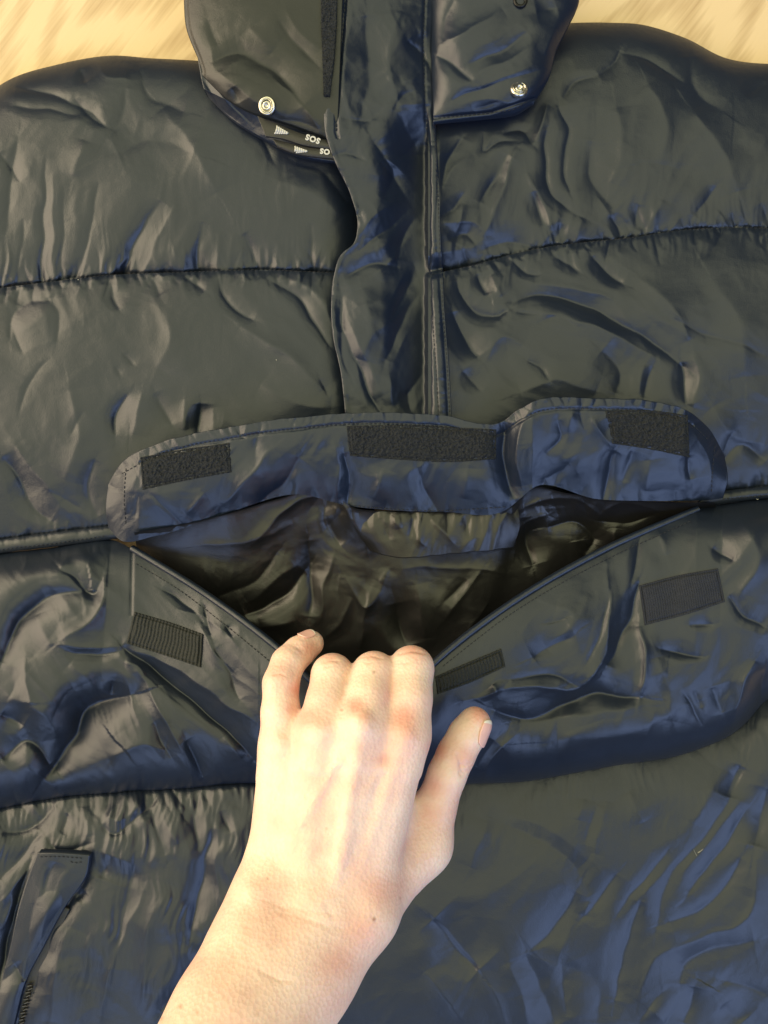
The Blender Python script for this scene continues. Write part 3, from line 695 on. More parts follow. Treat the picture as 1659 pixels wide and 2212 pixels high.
# ---- pocket flap, turned up so its inside shows
FLt = [(233,1048),(262,1000),(330,962),(500,922),(640,902),(760,892),(950,896),(1090,908),(1112,890),(1150,870),(1290,859),(1400,866),(1482,886),(1535,930),(1566,985)]
FLm = [(228,1095),(262,1085),(335,1065),(500,1015),(640,988),(757,985),(950,996),(1094,1000),(1116,985),(1152,965),(1290,965),(1400,968),(1486,985),(1535,1012),(1572,1035)]
FLb = [(234,1140),(262,1168),(335,1158),(500,1105),(640,1068),(750,1092),(950,1105),(1100,1097),(1126,1075),(1155,1052),(1290,1078),(1400,1082),(1484,1082),(1535,1080),(1562,1076)]
U, V, s, t, L = loftgrid([FLt, FLm, FLb], 2.3)
st = [([(742,975),(757,1045),(750,1100)],13,-8), ([(722,960),(735,1030),(730,1080)],12,5), ([(592,968),(535,1035),(478,1094)],15,6), ([(442,1068),(402,1110)],12,5), ([(318,1066),(360,1105),(412,1148)],4,-5), ([(645,985),(605,1050),(560,1085)],18,-5),
 ([(1088,905),(1088,975),(1112,1085)],17,-10), ([(1140,890),(1116,960),(1130,1050)],13,9), ([(1205,905),(1212,940),(1178,985)],10,-6), ([(1235,890),(1225,930)],9,4), ([(1280,900),(1296,935),(1328,970)],10,7), ([(1330,972),(1312,1030),(1300,1082)],11,-9),
 ([(1365,970),(1348,1045)],12,-4), ([(1400,990),(1400,1060)],20,3), ([(1484,985),(1492,1035)],9,-7), ([(1500,930),(1532,1000),(1526,1078)],8,3), ([(900,1010),(930,1075),(952,1125)],12,-5), ([(830,1010),(800,1080)],18,4), ([(1010,1010),(1000,1080)],16,4),
 ([(1250,880),(1262,930)],7,-4), ([(560,930),(550,990)],10,-3), ([(285,985),(300,1040),(290,1120)],9,-4), ([(262,1020),(275,1110)],8,4), ([(1230,1000),(1180,1040)],14,-4)]
st += gathers(FLt, 1, 110, 25, 12, 44, 9, .35, 2.2, 5) + gathers(FLb[2:], -1, 50, 26, 10, 40, 4)
ztop = np.interp(U, [228,300,500,760,1090,1150,1480,1570], [30,43,49,50,46,52,45,28])
zbot = np.interp(U, [228,300,500,640,750,1100,1150,1480,1570], [24,30,34,38,33,32,38,28,24])
Z = ztop*(1-t) + zbot*t + 3.0*np.sin(np.pi*t) + crumple(U, V, 181, .7)*.9 + .55*ridges(U, V, 60, 36, 130, 480)*np.clip(t*5, .3, 1)
U = U + 1.5*noise(U/22, V/60, 484)*(1-t); V = V + (2.2*noise(U/26, V/90, 485) + 3*noise(U/70, V/90, 486))*(1-t)
Z = Z + strokes(U, V, st, 1.15)*np.clip(.6 + t*4, 0, 1)
dtop = t*L
Z -= .8*np.exp(-((dtop - 24)/3.2)**2)*(U > 300)*(U < 1500)
gridmesh('pocket_flap', P(U, V, Z), M_shell_bluelit, J, skirt=.9, sides='tlr', bvh='pocket_flap')
FL = [o for o in J.children if o.name.startswith('pocket_flap')][0]
PF = [o for o in J.children if o.name.startswith('pocket_front')][0]
CL = [o for o in J.children if o.name == 'collar'][0]
CF = [o for o in J.children if o.name.startswith('collar_flap')][0]
PK = [o for o in J.children if o.name.startswith('placket')][0]

# ---- velcro patches
def patch(name, rows, names, mat_, parent, lift, kind, label, cell=1.6, seed=0):
    U, V, s, t, L = loftgrid(rows, cell)
    Z = smooth2(drop(U, V, names), 6)
    r = np.random.default_rng(seed)
    if kind == 'loop':
        f = smooth2(r.random(U.shape), 1)
        Z = Z + lift + 1.5*(f - .5) + .5*noise(U/9, V/9, seed)
    else:
        Lu = np.hypot(U[0,-1]-U[0,0], V[0,-1]-V[0,0])
        ph = s * Lu / kind[0] + .12*np.sin(t*9) 
        Z = Z + lift + .65*np.abs(np.sin(np.pi*ph))*(.55 + .45*np.abs(np.sin(np.pi*t*L/5.2))) + .25*(r.random(U.shape) - .5)
    e = np.minimum(np.minimum(s, 1-s)*np.hypot(U[0,-1]-U[0,0], V[0,-1]-V[0,0]), np.minimum(t, 1-t)*L)
    Z -= .5*np.exp(-e/3) + .7*np.exp(-((e-5)/1.6)**2)
    o = gridmesh(name, P(U, V, Z), mat_, parent, skirt=1.6)
    if label: o['label'] = label
    return o
patch('velcro_loop', [[(303,988),(400,970),(495,957)],[(308,1058),(400,1038),(500,1020)]], ['pocket_flap'], M_loop, FL, .9, 'loop', 'fuzzy dark velcro patch at the left end of the flap', seed=1)
patch('velcro_loop', [[(749,920),(850,918),(960,922),(1072,928)],[(752,955),(850,958),(962,962),(1072,962)],[(756,985),(850,992),(965,998),(1072,992)]], ['pocket_flap'], M_loop, FL, .9, 'loop', 'long fuzzy dark velcro patch in the middle of the flap', seed=2)
patch('velcro_loop', [[(1308,888),(1400,886),(1486,897)],[(1318,922),(1402,930),(1488,940)],[(1322,958),(1402,970),(1490,988)]], ['pocket_flap'], M_loop, FL, .9, 'loop', 'fuzzy dark velcro patch at the right end of the flap', seed=3)
patch('velcro_hook', [[(290,1322),(365,1344),(438,1370)],[(273,1390),(350,1414),(433,1442)]], ['pocket_front'], M_hook, PF, .8, (7.5,), 'ribbed dark velcro patch left of the hand', 1.25, seed=4)
patch('velcro_hook', [[(1381,1265),(1465,1243),(1551,1228)],[(1393,1350),(1480,1328),(1566,1300)]], ['pocket_front'], M_hookflat, PF, .8, (5.0,), 'smooth grey velcro patch right of the hand', 1.25, seed=5)
patch('velcro_hook', [[(940,1462),(1010,1432),(1083,1402)],[(945,1500),(1015,1475),(1092,1440)]], ['pocket_front'], M_hook, PF, .8, (7.5,), 'ribbed dark velcro patch beside the index finger', 1.25, seed=6)

# ---- stitching
stitches('stitching', S1L, J, M_thread, names=['shoulder_panel','chest_panel'])
stitches('stitching', S1R, J, M_thread, names=['shoulder_panel','chest_panel'])
stitches('stitching', [(r[3][0], r[3][1]) for r in PLr[1:]], PK, M_thread, names=['placket'])
stitches('stitching', [(r[4][0]-4, r[4][1]) for r in PLr[1:]], PK, M_thread, names=['placket'])
stitches('stitching', [(r[0][0]+24, r[0][1]) for r in PLr[1:5]], PK, M_thread, names=['placket'])
ft = np.array(FLt, float); fm = np.array(FLm, float); dd = fm - ft; dd /= np.linalg.norm(dd, axis=1)[:,None]
stitches('stitching', (ft + dd*24)[1:-1], FL, M_thread, names=['pocket_flap'])
stitches('stitching', [(512,1104),(640,1072),(748,1090),(850,1100),(950,1103),(1095,1095)], FL, M_thread, names=['pocket_flap'])
stitches('stitching', [(1545,960),(1540,1010),(1537,1070)], FL, M_thread, names=['pocket_flap'])
stitches('stitching', [(272,1010),(268,1070),(272,1140)], FL, M_thread, names=['pocket_flap'])
stitches('stitching', [(292,1216),(380,1270),(480,1345),(590,1435)], PF, M_thread, names=['pocket_front'], lift=.3)
stitches('stitching', [(955,1440),(1105,1325),(1310,1208),(1500,1122)], PF, M_thread, names=['pocket_front'], lift=.3)
stitches('stitching', [(-100,1213),(0,1189),(120,1174),(235,1157)], J, M_thread, names=['seam_band'])
stitches('stitching', [(1560,1078),(1659,1070),(1780,1060)], J, M_thread, names=['seam_band'])
stitches('stitching', [(945,255),(1000,249),(1060,243),(1112,235),(1146,214)], CF, M_thread, names=['collar_flap'])

# ---- snaps
def lathe(prof, seg=28):
    v, f = [], []
    for r, z in prof:
        for k in range(seg):
            a = 2*math.pi*k/seg
            v.append((r*math.cos(a), r*math.sin(a), z))
    for i in range(len(prof)-1):
        for k in range(seg):
            j = (k+1) % seg
            f.append((i*seg+k, i*seg+j, (i+1)*seg+j, (i+1)*seg+k))
    return np.array(v), np.array(f)
def snap(u, v, names, parent, tilt, label):
    z = float(drop(np.array([u]), np.array([v]), names)[0])
    p = P(np.array(u), np.array(v), np.array(z + .2))
    prof = [(.0046,-.0012),(.0047,.0001),(.0043,.0010),(.0036,.0011),(.0031,.0004),(.0029,-.0001),(.0026,-.0001),(.0024,.0007),(.0020,.0014),(.0014,.0014),(.0011,.0006),(.0009,.0002),(.00001,.0001)]
    vv, ff = lathe(prof)
    me = rawmesh('snap_button', vv, ff); me.materials.append(M_steel)
    o = bpy.data.objects.new('snap_button', me); COL.objects.link(o); o.parent = parent
    o.location = p; o.rotation_euler = tilt; o['label'] = label
    c = tube('snap_ring', [(math.cos(a)*.0030, math.sin(a)*.0034, .0013) for a in np.linspace(0, 5.6, 24)], .00028, M_steel, o, 6)
snap(577, 229, ['collar'], CL, (.22, -.25, .4), 'silver snap button on the left side of the collar')
snap(1121, 193, ['collar_flap'], CF, (.18, .2, 1.9), 'silver snap button on the right side of the collar')
z0 = float(drop(np.array([1124]), np.array([4]), ['collar_flap'])[0])
vv, ff = lathe([(.0036,-.0004),(.0038,.0004),(.0030,.0009),(.0022,.0006),(.0018,-.0012),(.00001,-.0014)])
me = rawmesh('eyelet', vv, ff); me.materials.append(M_hole)
o = bpy.data.objects.new('eyelet', me); COL.objects.link(o); o.parent = CF; o.location = P(np.array(1124.), np.array(2.), np.array(z0+.2))

# ---- hanger tapes with white marks
def ribbon(name, a, b, zf, label):
    U, V, s, t, L = loftgrid([a, b], 1.6)
    Z = drop(U, V, ['collar_lining','collar'] if zf[2] else ['collar_lining','shoulder_panel'])
    Z = smooth2(Z, 30); Z = np.maximum(Z, zf[1]) + zf[0] + .8*np.sin(np.pi*t)
    o = gridmesh(name, P(U, V, Z), M_black, J, skirt=1.2, bvh=label)
    o['label'] = label
    return o
T1 = ribbon('neck_tape', [(556,250),(600,268),(650,288),(716,306)], [(574,294),(612,300),(655,313),(716,322)], (.8, 42, False), 'upper black neck tape with white marks')
T2 = ribbon('neck_tape', [(590,300),(625,309),(668,318),(720,322)], [(600,318),(634,331),(672,338),(722,343)], (1.0, 41, False), 'lower black neck tape with white marks')
def fern(u, v, ln, wd, ang_, names, parent):
    """white jagged fir tree mark lying along the tape, tip to the right"""
    ca, sa = math.cos(ang_), math.sin(ang_)
    pcs = []
    def poly(pts, z=.5):
        a = np.array(pts, float)
        X = u + a[:,0]*ca - a[:,1]*sa; Y = v + a[:,0]*sa + a[:,1]*ca
        zz = drop(X, Y, names)
        top = P(X, Y, zz + z); bt = P(X, Y, zz - .2)
        pcs.append((np.concatenate([bt, top]), [(0,1,5,4),(1,2,6,5),(2,3,7,6),(3,0,4,7),(4,5,6,7)]))
    n = 6
    for k in range(n):
        x0 = -ln/2 + ln*k/n; x1 = x0 + ln/n*1.02
        h = wd/2*(1 - .82*k/n); h2 = h*.62
        poly([(x0, -h2*.8), (x1, -h2*.5), (x1, h2*.5), (x0, h2*.8)])
        for sg in (-1, 1):
            poly([(x0 + ln/n*.2, sg*h2*.3), (x1 + ln/n*.3, sg*h2*.3), (x0 + ln/n*.35, sg*h), (x0 - ln/n*.25, sg*h*.92)], .42)
    return joined('fir_tree_mark', pcs, M_white, parent)
fern(609, 284, 28, 20, .28, ['upper black neck tape with white marks'], T1)
fern(650, 325, 28, 17, .12, ['lower black neck tape with white marks'], T2)
def letters(body, u, v, size, ang_, parent, names):
    cu = bpy.data.curves.new('white_lettering', 'FONT'); cu.body = body; cu.size = size; cu.extrude = .00012; cu.offset = .00018
    cu.align_x = 'CENTER'; cu.align_y = 'CENTER'; cu.space_character = 1.15
    tmp = bpy.data.objects.new('tmp', cu); COL.objects.link(tmp)
    dg = bpy.context.evaluated_depsgraph_get(); me = bpy.data.meshes.new_from_object(tmp.evaluated_get(dg))
    bpy.data.objects.remove(tmp); me.name = 'white_lettering'
    me.materials.clear(); me.materials.append(M_white)
    o = bpy.data.objects.new('white_lettering', me); COL.objects.link(o); o.parent = parent
    z = float(drop(np.array([u]), np.array([v]), names)[0])
    o.location = P(np.array(float(u)), np.array(float(v)), np.array(z + .45)); o.rotation_euler = (0, 0, ang_)
letters('SOS', 676, 300, .0041, math.pi - .33, T1, ['upper black neck tape with white marks'])
letters('OS', 702, 327, .0038, math.pi - .15, T2, ['lower black neck tape with white marks'])

# ---- zipped hand pocket
WL = [[(80,1843),(120,1843),(160,1845),(194,1848)],[(62,1890),(105,1888),(145,1890),(186,1892)],[(40,1960),(80,1962),(112,1962),(140,1960)],
      [(22,2046),(45,2050),(70,2053),(90,2053)],[(6,2110),(25,2115),(42,2120),(55,2120)],[(-12,2190),(2,2200),(18,2205),(32,2205)],[(-40,2340),(-30,2340),(-15,2340),(2,2340)]]
U, V, s, t, L = loftgrid(WL, 2)
st = [([(150,1880),(110,1950),(85,2040)],12,4), ([(120,1860),(90,1930)],10,-4), ([(100,1870),(75,1960)],9,3), ([(50,2120),(30,2080)],9,-5)]
Z = np.maximum(smooth2(drop(U, V, ['lower_panel']), 40) + 2.5, 29) + 1.2*np.sin(np.pi*s) + strokes(U, V, st) + .4*crumple(U, V, 211)
pw = gridmesh('pocket_welt', P(U, V, Z), M_shell, J, skirt=5, bvh='pocket_welt')
stitches('stitching', [(84,1851),(130,1851),(184,1855)], pw, M_thread, names=['pocket_welt'])
stitches('stitching', [(150,1862),(168,1864),(184,1860)], pw, M_thread, names=['pocket_welt'])
U, V, s, t, L = loftgrid([[(140,1960),(150,1965)],[(85,2053),(104,2060)],[(48,2120),(80,2125)],[(25,2212),(60,2215)],[(0,2340),(30,2340)]], 2.5)
Z = 27 + 0*U
zt = gridmesh('zip_tape', P(U, V, Z), M_black, J, skirt=2, bvh='zip_tape')
zm = None
zc = cr([(66,2128),(60,2150),(52,2185),(44,2218),(34,2260),(22,2320)], 27)
tv = np.array([(-1,-.28,-.5),(1,-.28,-.5),(1,.28,-.5),(-1,.28,-.5),(-.9,-.2,.5),(.9,-.35,.5),(.9,.1,.5),(-.9,.3,.5)])*np.array([.0014,.0011,.0012])
tf = [(0,3,2,1),(4,5,6,7),(0,1,5,4),(1,2,6,5),(2,3,7,6),(3,0,4,7)]
me = rawmesh('zip_tooth', tv, tf, False); me.materials.append(M_zip)
for i, (a, b) in enumerate(zc):
    o = bpy.data.objects.new('zip_tooth', me); COL.objects.link(o); o.parent = zt
    o.location = P(a + (1.5 if i % 2 else -1.5), b, 28.2); o.rotation_euler = (0, 0, .35 + (.12 if i % 2 else -.1))

# small lint on the cloth
lint = []
for (u, v, ln_, an) in [(597,777,2.5,0),(168,603,5,.5),(1636,1078,5,.2),(1502,1842,16,1.1),(1513,1838,14,-.6),(283,1183,6,.9),(284,1207,6,1.4)]:
    X = np.array([u - ln_/2*math.cos(an), u, u + ln_/2*math.cos(an)]); Y = np.array([v - ln_/2*math.sin(an), v + 1, v + ln_/2*math.sin(an)])
    z = drop(X, Y) + .3
    w = .5
    vv = np.concatenate([P(X, Y - w, z), P(X, Y + w, z + .2)])
    lint.append((vv, [(0,1,4,3),(1,2,5,4)]))
lt = joined('lint', lint, M_white, J, 'stuff')

# ------------------------------------------------------------------ hand and forearm
def skin_mat():
    m, n, l, b = mat('skin')
    tc = n.new('ShaderNodeTexCoord')
    n1 = n.new('ShaderNodeTexNoise'); n1.inputs['Scale'].default_value = 38; n1.inputs['Detail'].default_value = 5; n1.inputs['Roughness'].default_value = .6
    l.new(tc.outputs['Object'], n1.inputs['Vector'])
    rp = n.new('ShaderNodeValToRGB')
    rp.color_ramp.elements[0].position = .32; rp.color_ramp.elements[0].color = (0.72, 0.455, 0.39, 1)
    rp.color_ramp.elements[1].position = .62; rp.color_ramp.elements[1].color = (0.83, 0.62, 0.53, 1)
    l.new(n1.outputs['Fac'], rp.inputs[0])
    at = n.new('ShaderNodeAttribute'); at.attribute_name = 'flush'
    mx = n.new('ShaderNodeMixRGB'); mx.inputs[2].default_value = (0.66, 0.26, 0.21, 1)
    l.new(at.outputs['Fac'], mx.inputs[0]); l.new(rp.outputs[0], mx.inputs[1])
    a2 = n.new('ShaderNodeAttribute'); a2.attribute_name = 'freckle'
    m2 = n.new('ShaderNodeMixRGB'); m2.inputs[2].default_value = (0.30, 0.13, 0.07, 1)
    l.new(a2.outputs['Fac'], m2.inputs[0]); l.new(mx.outputs[0], m2.inputs[1])
    l.new(m2.outputs[0], b.inputs['Base Color'])
    b.inputs['Roughness'].default_value = .46
    b.inputs['Subsurface Weight'].default_value = .35
    b.inputs['Subsurface Radius'].default_value = (1.0, .35, .2)
    b.inputs['Subsurface Scale'].default_value = .004
    vz = n.new('ShaderNodeTexVoronoi'); vz.inputs['Scale'].default_value = 620
    l.new(tc.outputs['Object'], vz.inputs['Vector'])
    n2 = n.new('ShaderNodeTexNoise'); n2.inputs['Scale'].default_value = 240; n2.inputs['Detail'].default_value = 4
    l.new(tc.outputs['Object'], n2.inputs['Vector'])
    ad = n.new('ShaderNodeMath'); ad.operation = 'ADD'; l.new(vz.outputs['Distance'], ad.inputs[0]); l.new(n2.outputs['Fac'], ad.inputs[1])
    bp = n.new('ShaderNodeBump'); bp.inputs['Strength'].default_value = .35; bp.inputs['Distance'].default_value = .0005
    l.new(ad.outputs[0], bp.inputs['Height']); l.new(bp.outputs[0], b.inputs['Normal'])
    return m
M_skin = skin_mat()
M_nail = plain('fingernail', (0.80, 0.47, 0.43), .22, 0, (300, .05, .0002), .6, .05)
M_nailtip = plain('fingernail_tip', (0.85, 0.76, 0.68), .25, 0, (300, .05, .0002), .6, .05)

def q(u, v, z): return P(np.array(float(u)), np.array(float(v)), np.array(float(z))) * 1000   # mm

H = 1.25
lo = np.array([-110., -310., 30.]); hi = np.array([75., -55., 195.])
nx, ny, nz = ((hi - lo) / H).astype(int) + 1
ax_ = [lo[i] + H*np.arange(n_) for i, n_ in enumerate((nx, ny, nz))]
BIG = 40.0
def capfield(D, a, b, ra, rb, k, flat=None):
    """smooth-union a tapered capsule into D"""
    m = max(ra, rb) + k + 6
    l_ = np.minimum(a, b) - m; h_ = np.maximum(a, b) + m
    sl = tuple(slice(max(0, int((l_[i]-lo[i])/H)), min(D.shape[i], int((h_[i]-lo[i])/H)+2)) for i in range(3))
    X = ax_[0][sl[0]][:,None,None]; Y = ax_[1][sl[1]][None,:,None]; Zz = ax_[2][sl[2]][None,None,:]
    d = b - a; l2 = float(d @ d) + 1e-9
    tt = np.clip(((X-a[0])*d[0] + (Y-a[1])*d[1] + (Zz-a[2])*d[2]) / l2, 0, 1)
    r = ra + (rb - ra)*tt
    dist = np.sqrt((X-a[0]-tt*d[0])**2 + (Y-a[1]-tt*d[1])**2 + (Zz-a[2]-tt*d[2])**2) - r
    old = D[sl]
    h = np.maximum(k - np.abs(old - dist), 0) / k
    D[sl] = np.minimum(old, dist) - h*h*h*k/6
def chain(D, pts, k):
    for (p0, r0), (p1, r1) in zip(pts[:-1], pts[1:]):
        capfield(D, p0, p1, r0, r1, k)
def new(): return np.full((nx, ny, nz), BIG, np.float32)
palm = new()
K = 11
# metacarpals / back of the hand
for a, b in [((872,1588,104,11.3),(790,1880,108,13.5)), ((782,1570,107,11.6),(730,1890,112,14)), ((695,1585,105,11.2),(660,1895,112,14)), ((612,1615,99,10.6),(596,1880,107,13)),
             ((860,1640,92,10),(780,1860,96,13)), ((640,1640,92,10),(640,1860,97,12)), ((750,1620,94,10),(700,1870,98,13)),
             # wrist
             ((596,1875,107,13.2),(578,1945,116,15.5)), ((730,1890,110,14),(690,1960,116,16)), ((790,1880,106,14),(776,1965,112,16.2)), ((578,1945,116,15.5),(550,2045,127,18.5)), ((776,1965,112,16.5),(668,2098,126,19)),
             ((550,2045,127,18.5),(485,2184,144,19.6)), ((668,2098,126,19),(579,2240,143,20)), ((485,2184,144,19.6),(395,2352,165,20)), ((579,2240,143,20),(478,2408,165,20.5)),
             # thumb side
             ((830,1900,98,15),(912,1818,86,13.2)), ((850,1760,88,10),(905,1830,86,11)), ((684,1900,111,14.5),(672,1975,118,16.5)), ((672,1975,118,16.5),(612,2085,129,19)), ((612,2085,129,19),(530,2215,146,20.5))]:
    capfield(palm, q(*a[:3]), q(*b[:3]), a[3], b[3], K)
# tendons and veins under the skin
for a, b, r in [((868,1600,113.5),(770,1900,121),2.0), ((780,1580,117),(725,1900,125),2.2), ((694,1600,114.5),(665,1890,123),2.0), ((616,1625,108),(610,1870,117.5),1.6),
                ((872,1585,112),(872,1588,112),4.4), ((781,1562,115.6),(781,1566,115.6),4.8), ((694,1580,113),(694,1584,113),4.2), ((612,1608,106.5),(612,1612,106.5),3.8),
                ((735,1640,118.0),(650,1780,121.4),1.0), ((820,1660,116.5),(760,1760,120),1.0), ((760,1760,121),(745,1850,124),1.2), ((552,1935,126),(556,1945,126.5),6)]:
    capfield(palm, q(*a), q(*b), r, r, 3.5)
fingers = {
 'index': [((872,1588,104),11),((884,1510,99),10.3),((889,1444,90),10.2),((884,1452,76),9.2),((880,1480,62),8.6),((872,1520,52),8)],
 'middle': [((782,1570,107),11),((796,1510,101),10.4),((808,1457,92),10.3),((806,1462,78),9.4),((800,1490,62),8.8),((792,1535,52),8)],
 'ring': [((695,1585,105),10.6),((708,1515,99),9.8),((718,1458,91),9.6),((722,1462,77),8.9),((722,1490,62),8.4),((722,1530,52),7.8)],
 'little': [((612,1612,99),9.8),((606,1540,97),8.7),((607,1475,92),8.2),((622,1432,86),7.8),((646,1408,80),7.3),((672,1390,75),6.4)],
 'thumb': [((912,1818,86),13),((940,1745,85),9.8),((966,1672,84),9.0),((985,1630,82.5),8.9),((1008,1588,81),8.6),((1025,1562,80),7.9)]}
D = palm.copy()
for nm, pts in fingers.items():
    f = new()
    chain(f, [(q(*p), r) for p, r in pts], 3.5)
    k = 9.0 if nm != 'thumb' else 10.0
    h = np.maximum(k - np.abs(palm - f), 0) / k
    d_ = np.minimum(palm, f) - h*h*h*k/6
    kk = 1.6
    h = np.maximum(kk - np.abs(D - d_), 0) / kk
    # only soften real meetings, not where both are the palm itself
    same = np.abs(D - d_) < 1e-4
    D = np.where(same, np.minimum(D, d_), np.minimum(D, d_) - h*h*h*kk/6).astype(np.float32)

def surface_nets(D):
    s = D < 0
    X, Y, Z = D.shape
    acc = np.zeros((X-1, Y-1, Z-1, 3)); cnt = np.zeros((X-1, Y-1, Z-1))
    for ax in range(3):
        for o1 in (0, 1):
            for o2 in (0, 1):
                off = [0,0,0]; oth = [i for i in range(3) if i != ax]
                off[oth[0]] = o1; off[oth[1]] = o2
                a = D[off[0]:off[0]+X-1, off[1]:off[1]+Y-1, off[2]:off[2]+Z-1]
                o_ = list(off); o_[ax] = 1
                b = D[o_[0]:o_[0]+X-1, o_[1]:o_[1]+Y-1, o_[2]:o_[2]+Z-1]
                c = (a < 0) != (b < 0)
                tt = np.zeros_like(a); tt[c] = a[c] / (a[c] - b[c])
                cnt += c
                acc[..., ax] += np.where(c, tt, 0)
                acc[..., oth[0]] += np.where(c, o1, 0); acc[..., oth[1]] += np.where(c, o2, 0)
    act = cnt > 0
    ids = -np.ones(act.shape, np.int64); ids[act] = np.arange(act.sum())
    g = np.argwhere(act)
    vtx = lo + H * (g + acc[act] / cnt[act][:, None])
    F = []
    for ax in range(3):
        a1, a2 = [(1,2),(2,0),(0,1)][ax]
        sl0 = [slice(1, -1)]*3; sl0[ax] = slice(0, -1)
        sl1 = [slice(1, -1)]*3; sl1[ax] = slice(1, None)
        A = s[tuple(sl0)]; B = s[tuple(sl1)]
        e = np.argwhere(A != B)
        base = e + 1; base[:, ax] -= 1
        inside = A[tuple(e.T)]
        def cell(d1, d2):
            c = base.copy(); c[:, a1] -= d1; c[:, a2] -= d2
            return ids[c[:,0], c[:,1], c[:,2]]
        qd = np.stack([cell(1,1), cell(0,1), cell(0,0), cell(1,0)], -1)
        qd[~inside] = qd[~inside][:, ::-1]
        F.append(qd)
    F = np.concatenate(F)
    F = F[(F >= 0).all(1)]
    return vtx, F
hv, hf = surface_nets(D)
me = rawmesh('tmp', hv*.001, hf)
tmp = bpy.data.objects.new('tmp', me); COL.objects.link(tmp)
sm = tmp.modifiers.new('s', 'SMOOTH'); sm.factor = .5; sm.iterations = 3
sb = tmp.modifiers.new('d', 'SUBSURF'); sb.levels = 1; sb.render_levels = 1
dg = bpy.context.evaluated_depsgraph_get()
me = bpy.data.meshes.new_from_object(tmp.evaluated_get(dg)); bpy.data.objects.remove(tmp)
me.name = 'person'
n_ = len(me.vertices)
co_ = np.empty(n_*3, np.float32); me.vertices.foreach_get('co', co_); co_ = co_.reshape(-1, 3)
no_ = np.empty(n_*3, np.float32); me.vertices.foreach_get('normal', no_); no_ = no_.reshape(-1, 3)
kk = PX*(CAMZ - co_[:,2])/(CAMZ - REFZ)
hu = co_[:,0]/kk + 829.5; hvv = 1106 - co_[:,1]/kk
st = [([(852,1414),(888,1409),(922,1417)],3,-3), ([(850,1420),(885,1416),(925,1424)],3,2), ([(858,1432),(890,1430)],2.5,-2), ([(780,1422),(806,1416),(830,1422)],3,-3), ([(785,1432),(808,1428)],2.5,-2),
 ([(694,1432),(716,1427),(738,1431)],3,-3), ([(698,1440),(716,1438)],2.5,-2), ([(584,1462),(600,1456),(616,1462)],3,-2), ([(632,1392),(648,1402),(655,1414)],3,-2),
 ([(985,1632),(1000,1655),(1016,1650)],3,-4), ([(990,1645),(1003,1668),(1012,1666)],3,-4), ([(980,1622),(992,1640)],3,-3), ([(992,1668),(1004,1680)],3,-3),
 ([(560,1945),(640,1965),(730,1975)],9,-.7), ([(600,1968),(680,1990),(750,2010)],10,-.7), ([(700,1945),(722,1990)],7,-.8), ([(560,2095),(600,2115),(630,2120)],6,-.9)]
dz = strokes(hu, hvv, st, 2.6) * np.clip(no_[:,2]*2, 0, 1)
co_ += no_ * dz[:,None] * .001
me.vertices.foreach_set('co', co_.ravel())
def spots(L):
    a = np.zeros(n_)
    for u, v, r, w in L:
        a = np.maximum(a, min(1, w*1.2)*np.exp(-((hu-u)**2 + (hvv-v)**2)/(r*r)))
    return a * np.clip(no_[:,2]*3 + .6, 0, 1)
fl_ = spots([(872,1549,26,.55),(766,1524,20,.6),(785,1550,18,.4),(828,1640,16,.5),(665,1553,24,.35),(880,1575,24,.4),(760,1700,26,.2),(640,1490,18,.55),(630,1530,16,.4),(670,1400,20,.5),(715,1415,22,.35),(806,1412,24,.35),(890,1400,28,.4),(1040,1540,26,.5),
             (940,1700,30,.45),(1000,1640,30,.4),(945,1620,22,.6),(820,1930,60,.35),(780,2010,50,.45),(740,2080,50,.4),(840,1500,26,.25),(930,1760,30,.4),(700,1600,10,.2),(600,1440,26,.25)])
fr_ = spots([(808,1986,4,.8),(390,2174,5,.5),(348,2200,7,.4),(425,2187,4,.4),(555,2190,4,.3),(738,1534,3,.5),(808,1452,3,.6),(578,1898,3,.4),(705,1790,3,.3),(865,1940,3,.3),(495,2250,5,.5)])
for nm_, ar in (('flush', fl_), ('freckle', fr_)):
    a = me.attributes.new(nm_, 'FLOAT', 'POINT'); a.data.foreach_set('value', ar.astype(np.float32))
me.polygons.foreach_set('use_smooth', np.ones(len(me.polygons), bool))
me.materials.clear(); me.materials.append(M_skin); me.update()
HN = bpy.data.objects.new('person', me); COL.objects.link(HN)
HN['label'] = 'bare pale hand and forearm of a person pulling down the edge of the jacket pocket'
HN['category'] = 'hand'
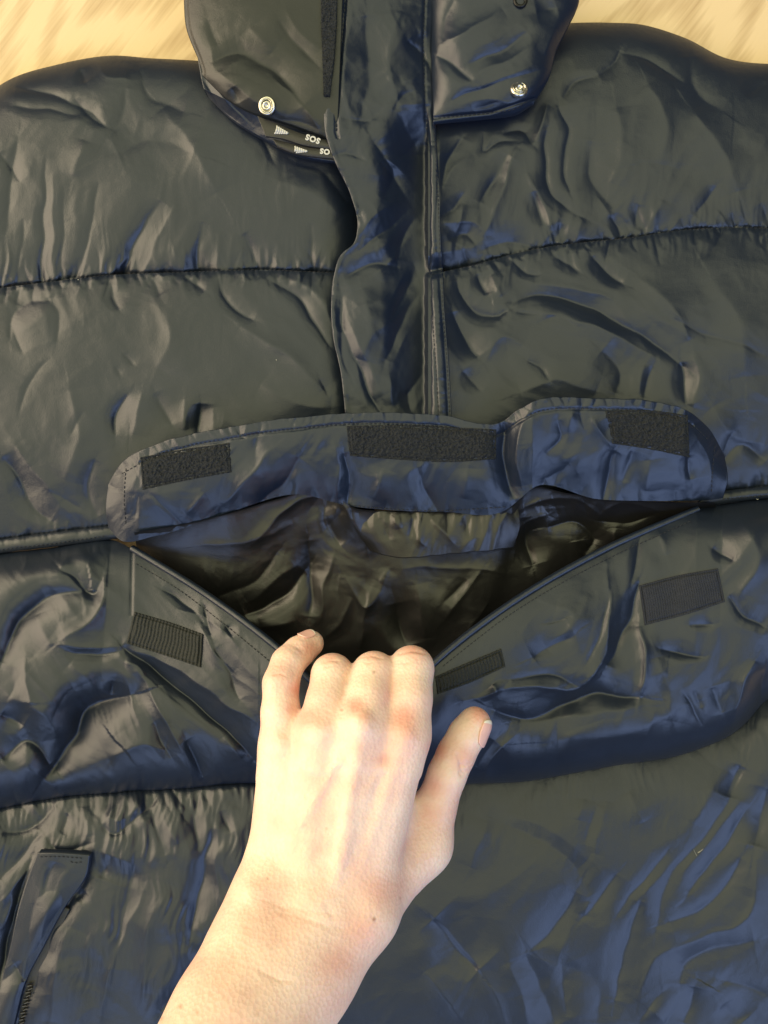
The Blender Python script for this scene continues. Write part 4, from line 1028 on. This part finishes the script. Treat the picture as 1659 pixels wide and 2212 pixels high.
hb = BVHTree.FromPolygons([Vector(c) for c in co_.tolist()], [list(p.vertices) for p in me.polygons])

def nail(c, along, nrm, ln, wd, label):
    """curved nail plate laid on the fingertip; c mm, along/nrm directions"""
    a = Vector(along).normalized(); n = Vector(nrm); n = (n - a*n.dot(a)).normalized(); b = a.cross(n)
    c = Vector(c)
    NU, NV = 12, 14
    g = np.zeros((NV+1, NU+1, 3)); 
    for i in range(NV+1):
        y = -1 + 2*i/NV
        for j in range(NU+1):
            x = -1 + 2*j/NU
            wv = (1 - .28*max(0, -y)**2.5 - .18*max(0, y)**3)
            yy = y + (.22*x*x if y < 0 else -.28*x*x)*abs(y)
            off = a*(yy*ln/2) + b*(x*wv*wd/2)
            o_ = (c + off + n*14)*.001
            h = hb.ray_cast(o_, -n)
            if h[0] is None or (h[0]*1000 - c).length > 13:
                p = c + off - n*(x*x*2.6)
                p = p*.001
            else:
                p = h[0] + n*.00035
            g[i, j] = p
    for _ in range(2):
        g = np.stack([smooth2(g[..., k], 1) for k in range(3)], -1)
    g += np.array(n)*.0003
    if (Vector(np.cross(g[1,0]-g[0,0], g[0,1]-g[0,0])).dot(n)) > 0: g = g[:, ::-1]
    o = gridmesh('fingernail', g, M_nail, HN)
    so = o.modifiers.new('t', 'SOLIDIFY'); so.thickness = .0005; so.offset = 0
    o['label'] = label
    o.data.materials.append(M_nailtip)
    nu = g.shape[1]-1
    mi = np.zeros(len(o.data.polygons), np.int32); mi[-nu*2:] = 1
    o.data.polygons.foreach_set('material_index', mi)
tip = q(1025,1562,80); ip = q(985,1630,82.5)
dirT = Vector(tip - ip).normalized()
nail(q(1022,1566,80) + np.array([0,0,0]), dirT, (.78, -.25, .62), 13.5, 11.0, 'pink thumbnail with a pale tip')
tip = q(672,1390,75); ip = q(646,1408,80)
nail(q(668,1393,76), Vector(tip - ip).normalized(), (-.35, .75, .55), 8.5, 8.0, 'small nail at the tip of the little finger')
print('tris', sum(len(o.data.polygons)*2 for o in bpy.data.objects if o.type == 'MESH'))
